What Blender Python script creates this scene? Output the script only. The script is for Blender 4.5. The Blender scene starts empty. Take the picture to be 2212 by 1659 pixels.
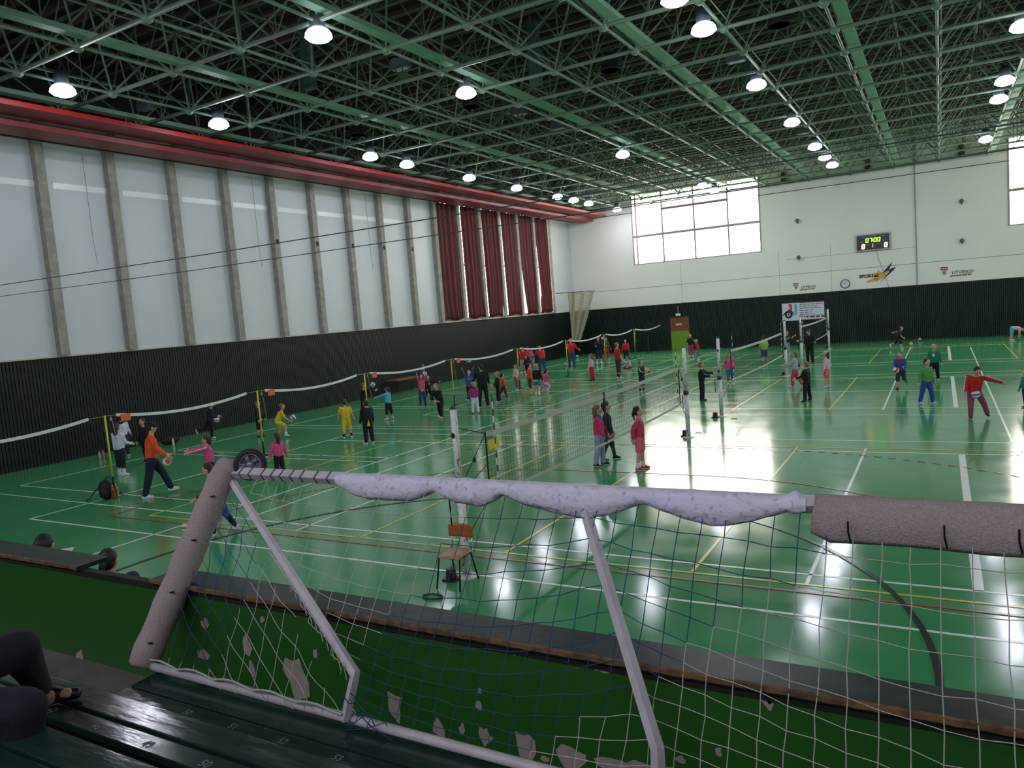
import bpy, math, random
from math import sin, cos, pi, radians as R
from mathutils import Vector as V, Matrix
random.seed(7)
S = bpy.context.scene
C = S.collection
# ------------------------------------------------------------------ camera (eye height on the fourth tier of the stand)
FPX, W, HH = 1622.0, 2212, 1659
EYE = V((0, 0, 3.773))
_y, _p, _r = R(-29.988), R(-5.40), R(-4.50)
_f = V((sin(_y)*cos(_p), cos(_y)*cos(_p), sin(_p)))
_r0 = V((cos(_y), -sin(_y), 0)); _u0 = _r0.cross(_f)
RX = _r0*cos(_r) + _u0*sin(_r); UX = _u0*cos(_r) - _r0*sin(_r)
cam = bpy.data.cameras.new('camera'); camo = bpy.data.objects.new('camera', cam); C.objects.link(camo)
cam.sensor_width = 36; cam.lens = 36*FPX/W; cam.clip_start = .05; cam.clip_end = 300
M = Matrix((RX, UX, -_f)).transposed().to_4x4(); M.translation = EYE
camo.matrix_world = M
S.camera = camo
def ray(x, y): return RX*((x-W/2)/FPX) - UX*((y-HH/2)/FPX) + _f
def onz(x, y, z=0.0):
    d = ray(x, y); return EYE + d*((z-EYE.z)/d.z)
def ony(x, y, Y):
    d = ray(x, y); return EYE + d*(Y/d.y)
def onx(x, y, X):
    d = ray(x, y); return EYE + d*(X/d.x)
def topx(P):
    q = P-EYE; z = q.dot(_f); return (W/2+FPX*q.dot(RX)/z, HH/2-FPX*q.dot(UX)/z)
# ------------------------------------------------------------------ materials
MATS = {}
def lin(c): return tuple(((v/12.92) if v <= .04045 else ((v+.055)/1.055)**2.4) for v in c)
def mat(name, col, rough=.6, metal=0.0, noise=0.0, scale=8.0, bump=0.0, emit=0.0, spec=.5, coat=0.0, col2=None, lo=.4, hi=.6, stretch=None):
    """col is sRGB 0..1; noise mixes towards col2 (or a darker tone) with a noise texture in object space"""
    if name in MATS: return MATS[name]
    m = bpy.data.materials.new(name); m.use_nodes = True; nt = m.node_tree; b = nt.nodes['Principled BSDF']
    c = lin(col)
    b.inputs['Base Color'].default_value = (*c, 1); b.inputs['Roughness'].default_value = rough; b.inputs['Metallic'].default_value = metal
    b.inputs['Specular IOR Level'].default_value = spec; b.inputs['Coat Weight'].default_value = coat; b.inputs['Coat Roughness'].default_value = .08
    if emit:
        b.inputs['Emission Color'].default_value = (*c, 1); b.inputs['Emission Strength'].default_value = emit
    if noise or bump:
        tc = nt.nodes.new('ShaderNodeTexCoord'); mp = nt.nodes.new('ShaderNodeMapping'); nz = nt.nodes.new('ShaderNodeTexNoise')
        nt.links.new(tc.outputs['Object'], mp.inputs[0]); nt.links.new(mp.outputs[0], nz.inputs['Vector'])
        if stretch: mp.inputs['Scale'].default_value = stretch
        nz.inputs['Scale'].default_value = scale; nz.inputs['Detail'].default_value = 5
        if noise:
            rp = nt.nodes.new('ShaderNodeValToRGB'); mx = nt.nodes.new('ShaderNodeMix'); mx.data_type = 'RGBA'
            rp.color_ramp.elements[0].position = lo; rp.color_ramp.elements[1].position = hi
            nt.links.new(nz.outputs['Fac'], rp.inputs[0])
            ml = nt.nodes.new('ShaderNodeMath'); ml.operation = 'MULTIPLY'; ml.inputs[1].default_value = noise
            nt.links.new(rp.outputs[0], ml.inputs[0]); nt.links.new(ml.outputs[0], mx.inputs[0])
            c2 = lin(col2) if col2 else tuple(v*.45 for v in c)
            mx.inputs[6].default_value = (*c, 1); mx.inputs[7].default_value = (*c2, 1)
            nt.links.new(mx.outputs[2], b.inputs['Base Color'])
        if bump:
            bp = nt.nodes.new('ShaderNodeBump'); bp.inputs['Strength'].default_value = bump; bp.inputs['Distance'].default_value = .02
            nt.links.new(nz.outputs['Fac'], bp.inputs['Height']); nt.links.new(bp.outputs[0], b.inputs['Normal'])
    MATS[name] = m
    return m
def cloth(c, r=.85): return mat('cloth_%02x%02x%02x' % tuple(int(v*255) for v in c), c, r, noise=.35, scale=14, bump=.25)
# ------------------------------------------------------------------ mesh builder
class MB:
    def __init__(s): s.v = []; s.f = []; s.m = []; s.cur = 0
    def add(s, vs, fs):
        o = len(s.v); s.v += [tuple(p) for p in vs]
        s.f += [tuple(i+o for i in f) for f in fs]; s.m += [s.cur]*len(fs)
        return s
    def box(s, a, b):
        x0, y0, z0 = a; x1, y1, z1 = b
        vs = [(x0,y0,z0),(x1,y0,z0),(x1,y1,z0),(x0,y1,z0),(x0,y0,z1),(x1,y0,z1),(x1,y1,z1),(x0,y1,z1)]
        return s.add(vs, [(0,3,2,1),(4,5,6,7),(0,1,5,4),(1,2,6,5),(2,3,7,6),(3,0,4,7)])
    def obox(s, c, ax, ay, az):
        c, ax, ay, az = V(c), V(ax), V(ay), V(az)
        vs = [c+ax*i+ay*j+az*k for k in (-1,1) for i, j in ((-1,-1),(1,-1),(1,1),(-1,1))]
        return s.add(vs, [(0,3,2,1),(4,5,6,7),(0,1,5,4),(1,2,6,5),(2,3,7,6),(3,0,4,7)])
    def tube(s, pts, rad, n=8, cap=True, ph=0.0):
        pts = [V(p) for p in pts]; k = len(pts)
        rad = rad if isinstance(rad, (list, tuple)) else [rad]*k
        vs = []; up = None
        for i, p in enumerate(pts):
            t = (pts[min(i+1, k-1)]-pts[max(i-1, 0)])
            if t.length < 1e-9: t = V((0,0,1))
            t.normalize()
            if up is None: up = V((0,0,1)) if abs(t.z) < .9 else V((0,1,0))
            a = t.cross(up)
            if a.length < 1e-4: a = t.cross(V((1,.3,0)))
            a.normalize(); b = a.cross(t); up = b
            for j in range(n):
                w = 2*pi*j/n+ph; vs.append(p+(a*cos(w)+b*sin(w))*rad[i])
        fs = [(i*n+j, i*n+(j+1) % n, (i+1)*n+(j+1) % n, (i+1)*n+j) for i in range(k-1) for j in range(n)]
        if cap: fs += [tuple(reversed(range(n))), tuple(range((k-1)*n, k*n))]
        return s.add(vs, fs)
    def ell(s, c, rx, ry, rz, nu=12, nv=8, fr=None):
        """ellipsoid; fr = (x,y,z) frame axes"""
        c = V(c); X, Y, Z = fr or (V((1,0,0)), V((0,1,0)), V((0,0,1)))
        vs = [c-Z*rz]
        for i in range(1, nv):
            a = -pi/2+pi*i/nv
            for j in range(nu):
                w = 2*pi*j/nu; vs.append(c+X*(rx*cos(a)*cos(w))+Y*(ry*cos(a)*sin(w))+Z*(rz*sin(a)))
        vs.append(c+Z*rz); L = len(vs)-1; fs = []
        for j in range(nu):
            fs.append((0, 1+(j+1) % nu, 1+j)); o = 1+(nv-2)*nu; fs.append((o+j, o+(j+1) % nu, L))
        for i in range(nv-2):
            for j in range(nu):
                fs.append((1+i*nu+j, 1+i*nu+(j+1) % nu, 1+(i+1)*nu+(j+1) % nu, 1+(i+1)*nu+j))
        return s.add(vs, fs)
    def cap2(s, p0, r0, p1, r1, n=10):
        """capsule with two radii"""
        p0, p1 = V(p0), V(p1); d = p1-p0; L = d.length
        if L < 1e-6: return s.ell(p0, r0, r0, r0)
        d = d/L; pts = []; rr = []
        for a in (-.98, -.75, -.4): pts.append(p0+d*(a*r0)); rr.append(r0*math.sqrt(max(.02, 1-a*a)))
        pts.append(p0); rr.append(r0); pts.append(p1); rr.append(r1)
        for a in (.4, .75, .98): pts.append(p1+d*(a*r1)); rr.append(r1*math.sqrt(max(.02, 1-a*a)))
        return s.tube(pts, rr, n)
    def lathe(s, prof, c=(0,0,0), n=20, fr=None, cap=True):
        X, Y, Z = fr or (V((1,0,0)), V((0,1,0)), V((0,0,1))); c = V(c); vs = []
        for r, z in prof:
            for j in range(n):
                w = 2*pi*j/n; vs.append(c+X*(r*cos(w))+Y*(r*sin(w))+Z*z)
        k = len(prof)
        fs = [(i*n+j, i*n+(j+1) % n, (i+1)*n+(j+1) % n, (i+1)*n+j) for i in range(k-1) for j in range(n)]
        if cap: fs += [tuple(reversed(range(n))), tuple(range((k-1)*n, k*n))]
        return s.add(vs, fs)
    def grid(s, P, wrap=False):
        """P[i][j] points"""
        a, b = len(P), len(P[0]); vs = [p for row in P for p in row]
        fs = [(i*b+j, i*b+(j+1) % b, (i+1)*b+(j+1) % b, (i+1)*b+j) for i in range(a-1) for j in range(b if wrap else b-1)]
        return s.add(vs, fs)
    def prism(s, poly, fn, d):
        """poly: 2-D points, fn(u,v,w)->3-D; thickness d"""
        n = len(poly); vs = [fn(u, v, 0) for u, v in poly]+[fn(u, v, d) for u, v in poly]
        return s.add(vs, [tuple(reversed(range(n))), tuple(range(n, 2*n))]+[(i, (i+1) % n, n+(i+1) % n, n+i) for i in range(n)])
    def mesh(s, name, mats, smooth=False):
        me = bpy.data.meshes.new(name); me.from_pydata(s.v, [], s.f)
        for m in (mats if isinstance(mats, (list, tuple)) else [mats]): me.materials.append(m)
        if any(s.m): me.polygons.foreach_set('material_index', s.m)
        if smooth: me.polygons.foreach_set('use_smooth', [True]*len(me.polygons))
        me.update(); return me
def obj(name, mb, mats, parent=None, smooth=False, loc=None):
    o = bpy.data.objects.new(name, mb.mesh(name, mats, smooth)); C.objects.link(o)
    if parent is not None: o.parent = parent
    if loc is not None: o.location = loc
    return o
def tag(o, label, cat, group=None, kind=None):
    if kind: o['kind'] = kind
    if label: o['label'] = label
    if cat: o['category'] = cat
    if group: o['group'] = group
    return o
def thing(name, label, cat, loc=(0,0,0), group=None, rz=0.0):
    o = bpy.data.objects.new(name, None); C.objects.link(o); o.location = loc; o.rotation_euler = (0,0,rz); o.empty_display_size = .1
    return tag(o, label, cat, group)
def struct(name, mb, m, parent=None, smooth=False):
    o = obj(name, mb, m, parent, smooth)
    if parent is None: o['kind'] = 'structure'
    return o
def textmb(mb, body, size, fn, depth=.004, bold=0.0, shear=0.0, ax='CENTER'):
    """adds flat lettering to mb; fn(u,v,w) maps the text plane to the place"""
    cu = bpy.data.curves.new('lettering', 'FONT'); cu.body = body; cu.size = size; cu.extrude = 0; cu.offset = bold; cu.shear = shear; cu.align_x = ax; cu.resolution_u = 2
    o = bpy.data.objects.new('lettering', cu); C.objects.link(o)
    dg = bpy.context.evaluated_depsgraph_get(); me = bpy.data.meshes.new_from_object(o.evaluated_get(dg))
    vs = [fn(v.co.x, v.co.y, depth) for v in me.vertices]; mb.add(vs, [tuple(p.vertices) for p in me.polygons])
    bpy.data.objects.remove(o); bpy.data.curves.remove(cu); bpy.data.meshes.remove(me)
    return mb
WHITE = (1,1,1)
# hall dimensions
XL, XR, YB, YN, ZD = -25.6, 13.4, 55.4, -4.0, 13.6
WZ = 3.48          # top of the dark wainscot
XC = -6.08         # centre line of the hall
YC = (14.39, 29.39, 44.39)
# ------------------------------------------------------------------ floor with court lines
def floor_mat():
    m = mat('green_sports_floor', (.245,.58,.355), .16, noise=.3, scale=.35, col2=(.30,.62,.41), spec=.5)
    nt = m.node_tree; b = nt.nodes['Principled BSDF']
    tc = nt.nodes.new('ShaderNodeTexCoord'); nz = nt.nodes.new('ShaderNodeTexNoise'); nz.inputs['Scale'].default_value = 1.6; nz.inputs['Detail'].default_value = 6
    nt.links.new(tc.outputs['Object'], nz.inputs['Vector'])
    mr = nt.nodes.new('ShaderNodeMapRange'); mr.inputs[1].default_value = .3; mr.inputs[2].default_value = .7; mr.inputs[3].default_value = .10; mr.inputs[4].default_value = .17
    nt.links.new(nz.outputs['Fac'], mr.inputs[0]); nt.links.new(mr.outputs[0], b.inputs['Roughness'])
    bp = nt.nodes.new('ShaderNodeBump'); bp.inputs['Strength'].default_value = .03; bp.inputs['Distance'].default_value = .01
    nt.links.new(nz.outputs['Fac'], bp.inputs['Height']); nt.links.new(bp.outputs[0], b.inputs['Normal'])
    return m
fl = struct('floor', MB().box((XL-.3, YN, -.2), (XR, YB+.3, 0)), floor_mat())
def line_set(name, col, segs, w=.05, z=.002, h=.001):
    mb = MB()
    for a, b, *ww in segs:
        a, b = V((*a, 0)), V((*b, 0)); hw = (ww[0] if ww else w)/2; d = (b-a).normalized(); n = V((-d.y, d.x, 0))
        c = (a+b)/2; L = (b-a).length/2+hw*0
        mb.obox(c+V((0,0,z)), d*L, n*hw, V((0,0,h)))
    return obj(name, mb, mat('paint_'+name, col, .2, noise=.2, scale=3, spec=.5), fl)
wl = []
for yc in YC:
    for dy in (5.485, 4.115): wl += [((-17.97, yc+dy), (5.8, yc+dy)), ((-17.97, yc-dy), (5.8, yc-dy))]
    wl += [((-17.97, yc-5.485), (-17.97, yc+5.485)), ((5.8, yc-5.485), (5.8, yc+5.485)), ((-12.48, yc), (.32, yc)),
           ((-12.48, yc-4.115), (-12.48, yc+4.115)), ((.32, yc-4.115), (.32, yc+4.115), .12), ((-1.58, yc-4.5), (-1.58, yc+4.5)), ((-10.68, yc-4.5), (-10.68, yc+4.5))]
for k in range(8):
    y0 = 11.15+5.08*k
    wl += [((-22.75, y0), (-13.55, y0), .04), ((-22.75, y0+4.55), (-13.55, y0+4.55), .04), ((-22.75, y0), (-22.75, y0+4.55), .04)]
wl += [((1.33, 7), (1.33, 47.4)), ((-13.5, 7), (-13.5, 51.8)), ((-25.2, 10.36), (-17.97, 10.28), .04)]
line_set('white_line', (.93,.96,.92), wl)
yl = []
for yc in YC:
    yl += [((-15.08, yc-4.5), (2.92, yc-4.5)), ((-15.08, yc+4.5), (2.92, yc+4.5)), ((-15.08, yc-4.5), (-15.08, yc+4.5)), ((2.92, yc-4.5), (2.92, yc+4.5)),
           ((-9.08, yc-4.5), (-9.08, yc+4.5)), ((-3.08, yc-4.5), (-3.08, yc+4.5)), ((XC, yc-4.5), (XC, yc+4.5))]
line_set('yellow_line', (.84,.80,.26), yl, z=.0045)
def arc(cx, cy, r, a0, a1, n=24): return [(cx+r*cos(R(a0+(a1-a0)*i/n)), cy+r*sin(R(a0+(a1-a0)*i/n))) for i in range(n+1)]
ol = [((-16.08, 9.62), (3.92, 9.62)), ((-16.08, 49.4), (3.92, 49.4)), ((-16.08, 9.62), (-16.08, 49.4)), ((3.92, 9.62), (3.92, 49.4))]
for r, dash in ((6, 0), (9, 1)):
    nn = 90 if dash else 30
    p = arc(XC-1.5, 9.62, r, 180, 90, nn)+arc(XC+1.5, 9.62, r, 90, 0, nn)
    ol += [(p[i], p[i+1]) for i in range(len(p)-1) if not dash or i % 2 == 0]
line_set('orange_line', (.72,.33,.16), ol, z=.007)
p = arc(XC, 7.51, 6.0, 0, 180, 48); p = [(XC+6.0, 4.5)]+p+[(XC-6.0, 4.5)]
line_set('black_line', (.12,.16,.13), [(p[i], p[i+1]) for i in range(len(p)-1)], w=.07, z=.0095)
# ------------------------------------------------------------------ walls
def slats_mb(p0, p1, z0, z1, nrm, pitch=.11, depth=.025):
    """ridged vertical boards from p0 to p1 (xy), raised along nrm"""
    mb = MB(); p0, p1, nrm = V((*p0, 0)), V((*p1, 0)), V((*nrm, 0)); L = (p1-p0).length; d = (p1-p0)/L; n = int(L/pitch)
    prof = []
    for i in range(n):
        s = L*i/n; w = L/n
        prof += [p0+d*s, p0+d*s+nrm*depth, p0+d*(s+w*.78)+nrm*depth, p0+d*(s+w*.78)]
    prof.append(p1)
    mb.grid([[q+V((0,0,z0)) for q in prof], [q+V((0,0,z1)) for q in prof]])
    mb.add([p0+V((0,0,z1)), p1+V((0,0,z1)), p1+nrm*depth+V((0,0,z1)), p0+nrm*depth+V((0,0,z1))], [(0,1,2,3)])
    return mb
green_wood = mat('dark_green_slats', (.085,.125,.105), .5, noise=.6, scale=3, col2=(.05,.08,.07), stretch=(3,3,.35), spec=.3)
panel_white = mat('white_wall_panel', (.77,.79,.79), .45, noise=.12, scale=1.2, col2=(.72,.74,.74))
wall_white = mat('cream_wall', (.93,.92,.88), .55, noise=.15, scale=.5, col2=(.86,.86,.82))
concrete = mat('grey_concrete', (.60,.59,.54), .8, noise=.4, scale=4, bump=.2)
dark_deck = mat('dark_roof_deck', (.20,.16,.14), .8, noise=.5, scale=2)
# left wall, with an opening for the curtained window
CY0, CY1 = 36.5, 51.35
mb = MB(); mb.box((XL-.3, YN, 0), (XL, CY0, ZD)); mb.box((XL-.3, CY1, 0), (XL, YB+.3, ZD)); mb.box((XL-.3, CY0, 0), (XL, CY1, WZ+.08)); mb.box((XL-.3, CY0, 10.7), (XL, CY1, ZD))
lw = struct('wall_left', mb, panel_white)
obj('slat_cladding', slats_mb((XL, YN), (XL, YB), 0, WZ, (1, 0)), green_wood, lw)
obj('dado_ledge', MB().box((XL, YN, WZ), (XL+.09, YB, WZ+.05)), mat('pale_ledge', (.72,.70,.62), .6), lw)
mb = MB()
for k in range(-6, 9): mb.box((XL, 14.4+2.46*k-2.0, 9.08), (XL+.012, 14.4+2.46*k+.16, 9.28))
obj('panel_seam', mb, mat('glossy_seam', (.93,.93,.92), .25), lw)
obj('dark_fascia', MB().box((XL, YN, 10.95), (XL+.02, YB, ZD)), mat('dark_fascia_brown', (.17,.15,.13), .8), lw)
for a in (-2, 1, 4, 7):   # faint cords hanging down the panels
    y = 14.4+2.46*a-.9
    obj('hanging_cord', MB().tube([(XL+.06, y, 10.4), (XL+.08, y, 7.3), (XL+.1, y+.03, 6.6)], .008, 5), mat('grey_cord', (.45,.47,.48), .7), lw)
for k in range(-7, 16):
    y = 14.4+2.46*k
    if y > CY1+.3: break
    c = struct('trim_%d' % (k+8), MB().box((XL, y-.15, WZ+.05), (XL+.26, y+.15, 11.0)), concrete)
    c['label'] = 'grey concrete fin on the long wall'
    if 4 <= k <= 8: obj('anchor_plate', MB().box((XL+.26, y-.05, 7.6), (XL+.30, y+.05, 7.8)), mat('black_iron', (.06,.06,.06), .5, .5), c)
tree = MB()
# back wall with window openings
WX0, WX1, WB, WT = -20.35, -10.85, 6.65, 11.95
W2 = 3.65
mb = MB()
mb.box((XL-.3, YB, 0), (WX0, YB+.3, ZD)); mb.box((WX0, YB, 0), (WX1, YB+.3, WB)); mb.box((WX0, YB, WT), (WX1, YB+.3, ZD)); mb.box((WX1, YB, 0), (W2, YB+.3, ZD))
mb.box((W2, YB, 0), (W2+9.5, YB+.3, WB)); mb.box((W2, YB, WT), (W2+9.5, YB+.3, ZD)); mb.box((W2+9.5, YB, 0), (XR+.3, YB+.3, ZD))
bw = struct('wall_back', mb, wall_white)
DX0, DX1 = -17.75, -16.35
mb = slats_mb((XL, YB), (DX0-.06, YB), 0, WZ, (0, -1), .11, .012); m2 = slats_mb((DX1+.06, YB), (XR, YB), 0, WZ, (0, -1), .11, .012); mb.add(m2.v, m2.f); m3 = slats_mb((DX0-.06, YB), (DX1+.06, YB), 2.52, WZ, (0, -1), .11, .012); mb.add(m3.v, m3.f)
obj('slat_cladding', mb, mat('green_slats_far_glare', (.105,.17,.145), .5, noise=.6, scale=3, col2=(.07,.125,.105), stretch=(3,3,.35), spec=.3), bw)  # same paint as the left slats, glare put into a lighter green
obj('dado_ledge', MB().box((XL, YB-.06, WZ), (XR, YB, WZ+.04)), mat('brown_ledge', (.30,.26,.20), .6), bw)
obj('wall_pier', MB().box((-1.33, YB-.06, WZ+.04), (-1.25, YB, ZD)), mat('grey_pier', (.62,.62,.62), .6), bw)
mb = MB(); mb.box((XL, YB-.004, 4.88), (-1.36, YB, 4.91)); mb.box((-1.22, YB-.004, 4.88), (XR, YB, 4.91)); mb.box((-9.2, YB-.004, 5.94), (-1.36, YB, 5.96))
for x in (-16.75, -9.75, -6.4): mb.box((x-.008, YB-.004, WZ+.04), (x+.008, YB, WB))
obj('panel_joint', mb, mat('joint_grey', (.50,.50,.48), .7), bw)
obj('top_cable', MB().tube([(XL, YB-.12, 10.62), (-10.8, YB-.12, 10.56), (XR, YB-.12, 10.5)], .02, 6), mat('black_cable', (.05,.05,.05), .6), bw)
sky_white = mat('bright_sky_pane', (1.0,.965,.915), .3, emit=6.8)
sky_blue = mat('cool_daylight_pane', (.90,.95,1.0), .3, emit=1.0)
sky_soft = mat('bright_sky_strip', (1.0,.985,.965), .3, emit=3.0)
fill_lilac = mat('lilac_fill_pane', (.94,.94,1.0), .3, emit=2.7)  # glow of the added window behind the camera
mull = mat('mauve_grey_frame', (.66,.59,.57), .5)
def window(n, x0, x1, cols, rails):
    mb = MB()
    for x in cols: mb.box((x-.055, YB-.02, WB), (x+.055, YB+.14, WT))
    for xa, xb, z in rails: mb.box((xa, YB, z-.09), (xb, YB+.12, z+.09))
    mb.box((x0, YB, WB), (x1, YB+.2, WB+.08)); mb.box((x0, YB, WT-.08), (x1, YB+.2, WT)); mb.box((x0, YB-.03, WB), (x0+.1, YB+.2, WT)); mb.box((x1-.1, YB-.03, WB), (x1, YB+.2, WT))
    w = struct('window_%d' % n, mb, mull)
    obj('pane', MB().box((x0, YB+.2, WB), (x1, YB+.24, WT)), sky_white, w)
    return w
cx = [WX0+.35, -17.95, -15.55, -13.1]
window(1, WX0, WX1, cx, [(WX0, WX1, 8.78), (-17.95, -13.1, 10.62)])
window(2, W2, W2+9.5, [W2+2.4, W2+4.75, W2+7.1], [(W2, W2+9.5, 8.78), (W2+2.4, W2+7.1, 10.62)])
# curtained window of the left wall
mb = MB()
for k in range(9, 16):
    pass
mb.box((XL-.1, CY0, WZ+.08), (XL-.02, CY1, WZ+.2)); mb.box((XL-.1, CY0, 6.9), (XL-.05, CY1, 7.0)); mb.box((XL-.1, CY0, 10.6), (XL-.02, CY1, 10.7)); mb.box((XL-.1, CY0, WZ), (XL-.02, CY0+.1, 10.7)); mb.box((XL-.1, CY1-.1, WZ), (XL-.02, CY1, 10.7))
w3 = struct('window_3', mb, mull)
obj('pane', MB().box((XL-.2, CY0, WZ+.1), (XL-.16, CY1, 10.7)), sky_soft, w3)
# right wall and near wall (behind and beside the camera); the right one has its own band of windows
mb = MB(); RZ0, RZ1, RY0, RY1 = 4.2, 10.4, 8.0, 52.0
mb.box((XR, YN, 0), (XR+.3, RY0, ZD)); mb.box((XR, RY1, 0), (XR+.3, YB+.3, ZD)); mb.box((XR, RY0, 0), (XR+.3, RY1, RZ0)); mb.box((XR, RY0, RZ1), (XR+.3, RY1, ZD))
rw = struct('wall_right', mb, wall_white)
mb = MB()
for i in range(18): mb.box((XR, RY0+2.46*i-.08, RZ0), (XR+.16, RY0+2.46*i+.08, RZ1))
mb.box((XR, RY0, 7.2), (XR+.12, RY1, 7.4))
w4 = struct('window_4', mb, mull); obj('pane', MB().box((XR+.2, RY0, RZ0), (XR+.24, RY1, RZ1)), sky_blue, w4)
NZ0, NZ1 = 6.6, 11.6
mb = MB(); mb.box((XL-.3, YN-.3, 0), (XR+.3, YN, NZ0)); mb.box((XL-.3, YN-.3, NZ1), (XR+.3, YN, ZD)); mb.box((XL-.3, YN-.3, NZ0), (-20.3, YN, NZ1)); mb.box((8, YN-.3, NZ0), (XR+.3, YN, NZ1))
struct('wall_near', mb, mat('brown_near_wall', (.30,.28,.26), .8, noise=.3))
mb = MB()
for i in range(13): mb.box((-20.3+28.3*i/12-.07, YN-.16, NZ0), (-20.3+28.3*i/12+.07, YN, NZ1))
mb.box((-20.3, YN-.12, 9.0), (8, YN, 9.2)); w5 = struct('window_5', mb, mull); obj('pane', MB().box((-20.3, YN-.24, NZ0), (8, YN-.2, NZ1)), fill_lilac, w5)  # unseen window, added behind the camera to brighten the stand
struct('ceiling', MB().box((XL-.3, YN-.3, ZD), (XR+.3, YB+.3, ZD+.2)), dark_deck)
# ------------------------------------------------------------------ roof space frame
roof_green = mat('sage_green_steel', (.46,.545,.46), .5, noise=.3, scale=2, spec=.4)
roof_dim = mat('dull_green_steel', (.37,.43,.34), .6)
beam_green = mat('pale_green_tray', (.54,.70,.58), .5)
purlin_brown = mat('brown_purlin', (.36,.29,.25), .7)
roof = bpy.data.objects.new('ceiling_frame', None); C.objects.link(roof); roof['kind'] = 'structure'; roof['label'] = 'sage green tubular space frame under the roof'
GX = [-26.2, -23.55, -20.83, -18.11, -15.43, -12.76, -10.15, -7.53, -4.98, -2.44, .07, 2.6, 5.15, 7.7, 10.25, 12.8]
GY = [-1.2, 1.4, 3.95, 6.45, 9.0, 11.57, 14.18, 16.77, 19.27, 21.68, 24.05, 26.5, 29.0, 31.5, 34.0, 36.5, 39.0, 41.5, 44.0, 46.5, 49.0, 51.5, 54.0]
ZB, ZT = 11.04, 12.75
xs = [x for x in GX if XL < x < XR]
for y in GY: obj('cross_tube', MB().tube([(XL, y, ZB), (XR, y, ZB)], .06, 8), roof_green, roof, True)
for x in xs:
    mb = MB().tube([(x, YN, ZB), (x, YB-.15, ZB)], .045, 8); mb.tube([(x+.10, YN, ZB+.17), (x+.10, YB-.15, ZB+.17)], .02, 5)
    obj('long_tube', mb, roof_green, roof, True)
for i, x in enumerate(GX):
    if i % 2 == 1 and x > XL:
        mb = MB(); mb.box((x+.12, YN, ZB+.14), (x+.42, YB-.2, ZB+.28))
        obj('cable_tray', mb, beam_green, roof)
hx = [(GX[i]+GX[i+1])/2 for i in range(len(GX)-1)]; hy = [(GY[i]+GY[i+1])/2 for i in range(len(GY)-1)]
hx = [x for x in hx if x > XL+.1]
for i, y in enumerate(GY):
    mb = MB()
    for x in xs:
        mb.ell((x, y, ZB-.02), .14, .14, .12, 10, 6)
        for dx in (-1, 1):
            for dy in (-1, 1):
                tx = [q for q in hx if (q-x)*dx > 0]; ty = [q for q in hy if (q-y)*dy > 0]
                if not tx or not ty: continue
                tx = min(tx, key=lambda q: abs(q-x)); ty = min(ty, key=lambda q: abs(q-y))
                mb.tube([(x, y, ZB), (tx, ty, ZT)], .032, 5, False)
    obj('web_row', mb, roof_green, roof, True)
for y in hy:
    mb = MB().tube([(XL, y, ZT), (XR, y, ZT)], .04, 6)
    for x in hx:
        mb.ell((x, y, ZT), .08, .08, .08, 6, 4)
        mb.tube([(x, y, ZT), (x, y, ZD)], .03, 5, False)
        mb.tube([(x, y, ZT), (x+1.25, y, ZD-.1)], .022, 4, False); mb.tube([(x, y, ZT), (x-1.25, y, ZD-.1)], .022, 4, False)
        mb.tube([(x, y, ZT), (x, y+1.2, ZD-.1)], .022, 4, False)
    obj('upper_cross_tube', mb, roof_dim, roof, True)
for x in hx: obj('upper_long_tube', MB().tube([(x, YN, ZT), (x, YB, ZT)], .04, 6), roof_dim, roof, True)
# sub-trusses: secondary verticals and light diagonals inside each bay
for y in GY:
    mb = MB()
    for a, b in zip(xs[:-1], xs[1:]):
        m_ = (a+b)/2
        mb.tube([(m_, y, ZB), (m_, y, ZT+.1)], .022, 4, False); mb.tube([(a, y, ZT+.25), (m_, y, ZB)], .018, 4, False); mb.tube([(b, y, ZT+.25), (m_, y, ZB)], .018, 4, False)
    mb.tube([(XL, y, ZT+.25), (XR, y, ZT+.25)], .03, 4)
    obj('sub_truss', mb, roof_dim, roof)
mb = MB(); y = YN+.4
while y < YB-.3: mb.box((XL, y-.06, ZD-.22), (XR, y+.06, ZD)); y += .85
obj('purlin', mb, purlin_brown, roof)
for k, (x, y) in enumerate([(-16.8, 18.1), (-11.4, 22.9), (-6.2, 30.3), (-14.1, 40.2)]):
    obj('drop_duct', MB().box((x-.18, y-.12, ZB+.1), (x+.18, y+.12, ZT+.4)), mat('dark_green_duct', (.26,.38,.33), .6), roof)
for x in (XL+.15,): obj('edge_beam', MB().box((XL, YN, ZB-.1), (XL+.35, YB, ZB+.25)), roof_green, roof)
# ------------------------------------------------------------------ lamps
lamp_glow = mat('lit_lamp_glass', (.93,.94,1.0), .3, emit=62.0)
lamp_side = mat('lamp_side_glass', (.90,.92,1.0), .3, emit=3.5)
lamp_body = mat('lamp_housing', (.30,.34,.36), .5, .3)
def hb_lamp(x, y, label, tilt=0):
    t = thing('high_bay_lamp', label, 'lamp', (x, y, 10.66), 'lit high bay lamps under the roof')
    obj('lens', MB().lathe([(.0, -.10), (.14, -.085), (.25, -.045), (.325, .02)], n=28, cap=False), lamp_glow, t, True)
    obj('reflector', MB().lathe([(.325, .02), (.31, .10), (.26, .17), (.17, .22)], n=28), lamp_side, t, True)
    mb = MB().lathe([(.17, .22), (.19, .24), (.19, .50), (.10, .62)], n=16); mb.tube([(0,0,.6), (0,0,.72)], .02, 6)
    obj('housing', mb, lamp_body, t, True)
    obj('hanger', MB().tube([(0,0,.66), (0,0,1.1)], .015, 6), lamp_body, t)
    return t
ORD = ['first', 'second', 'third', 'fourth', 'fifth', 'sixth', 'seventh', 'eighth', 'ninth', 'tenth']
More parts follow.
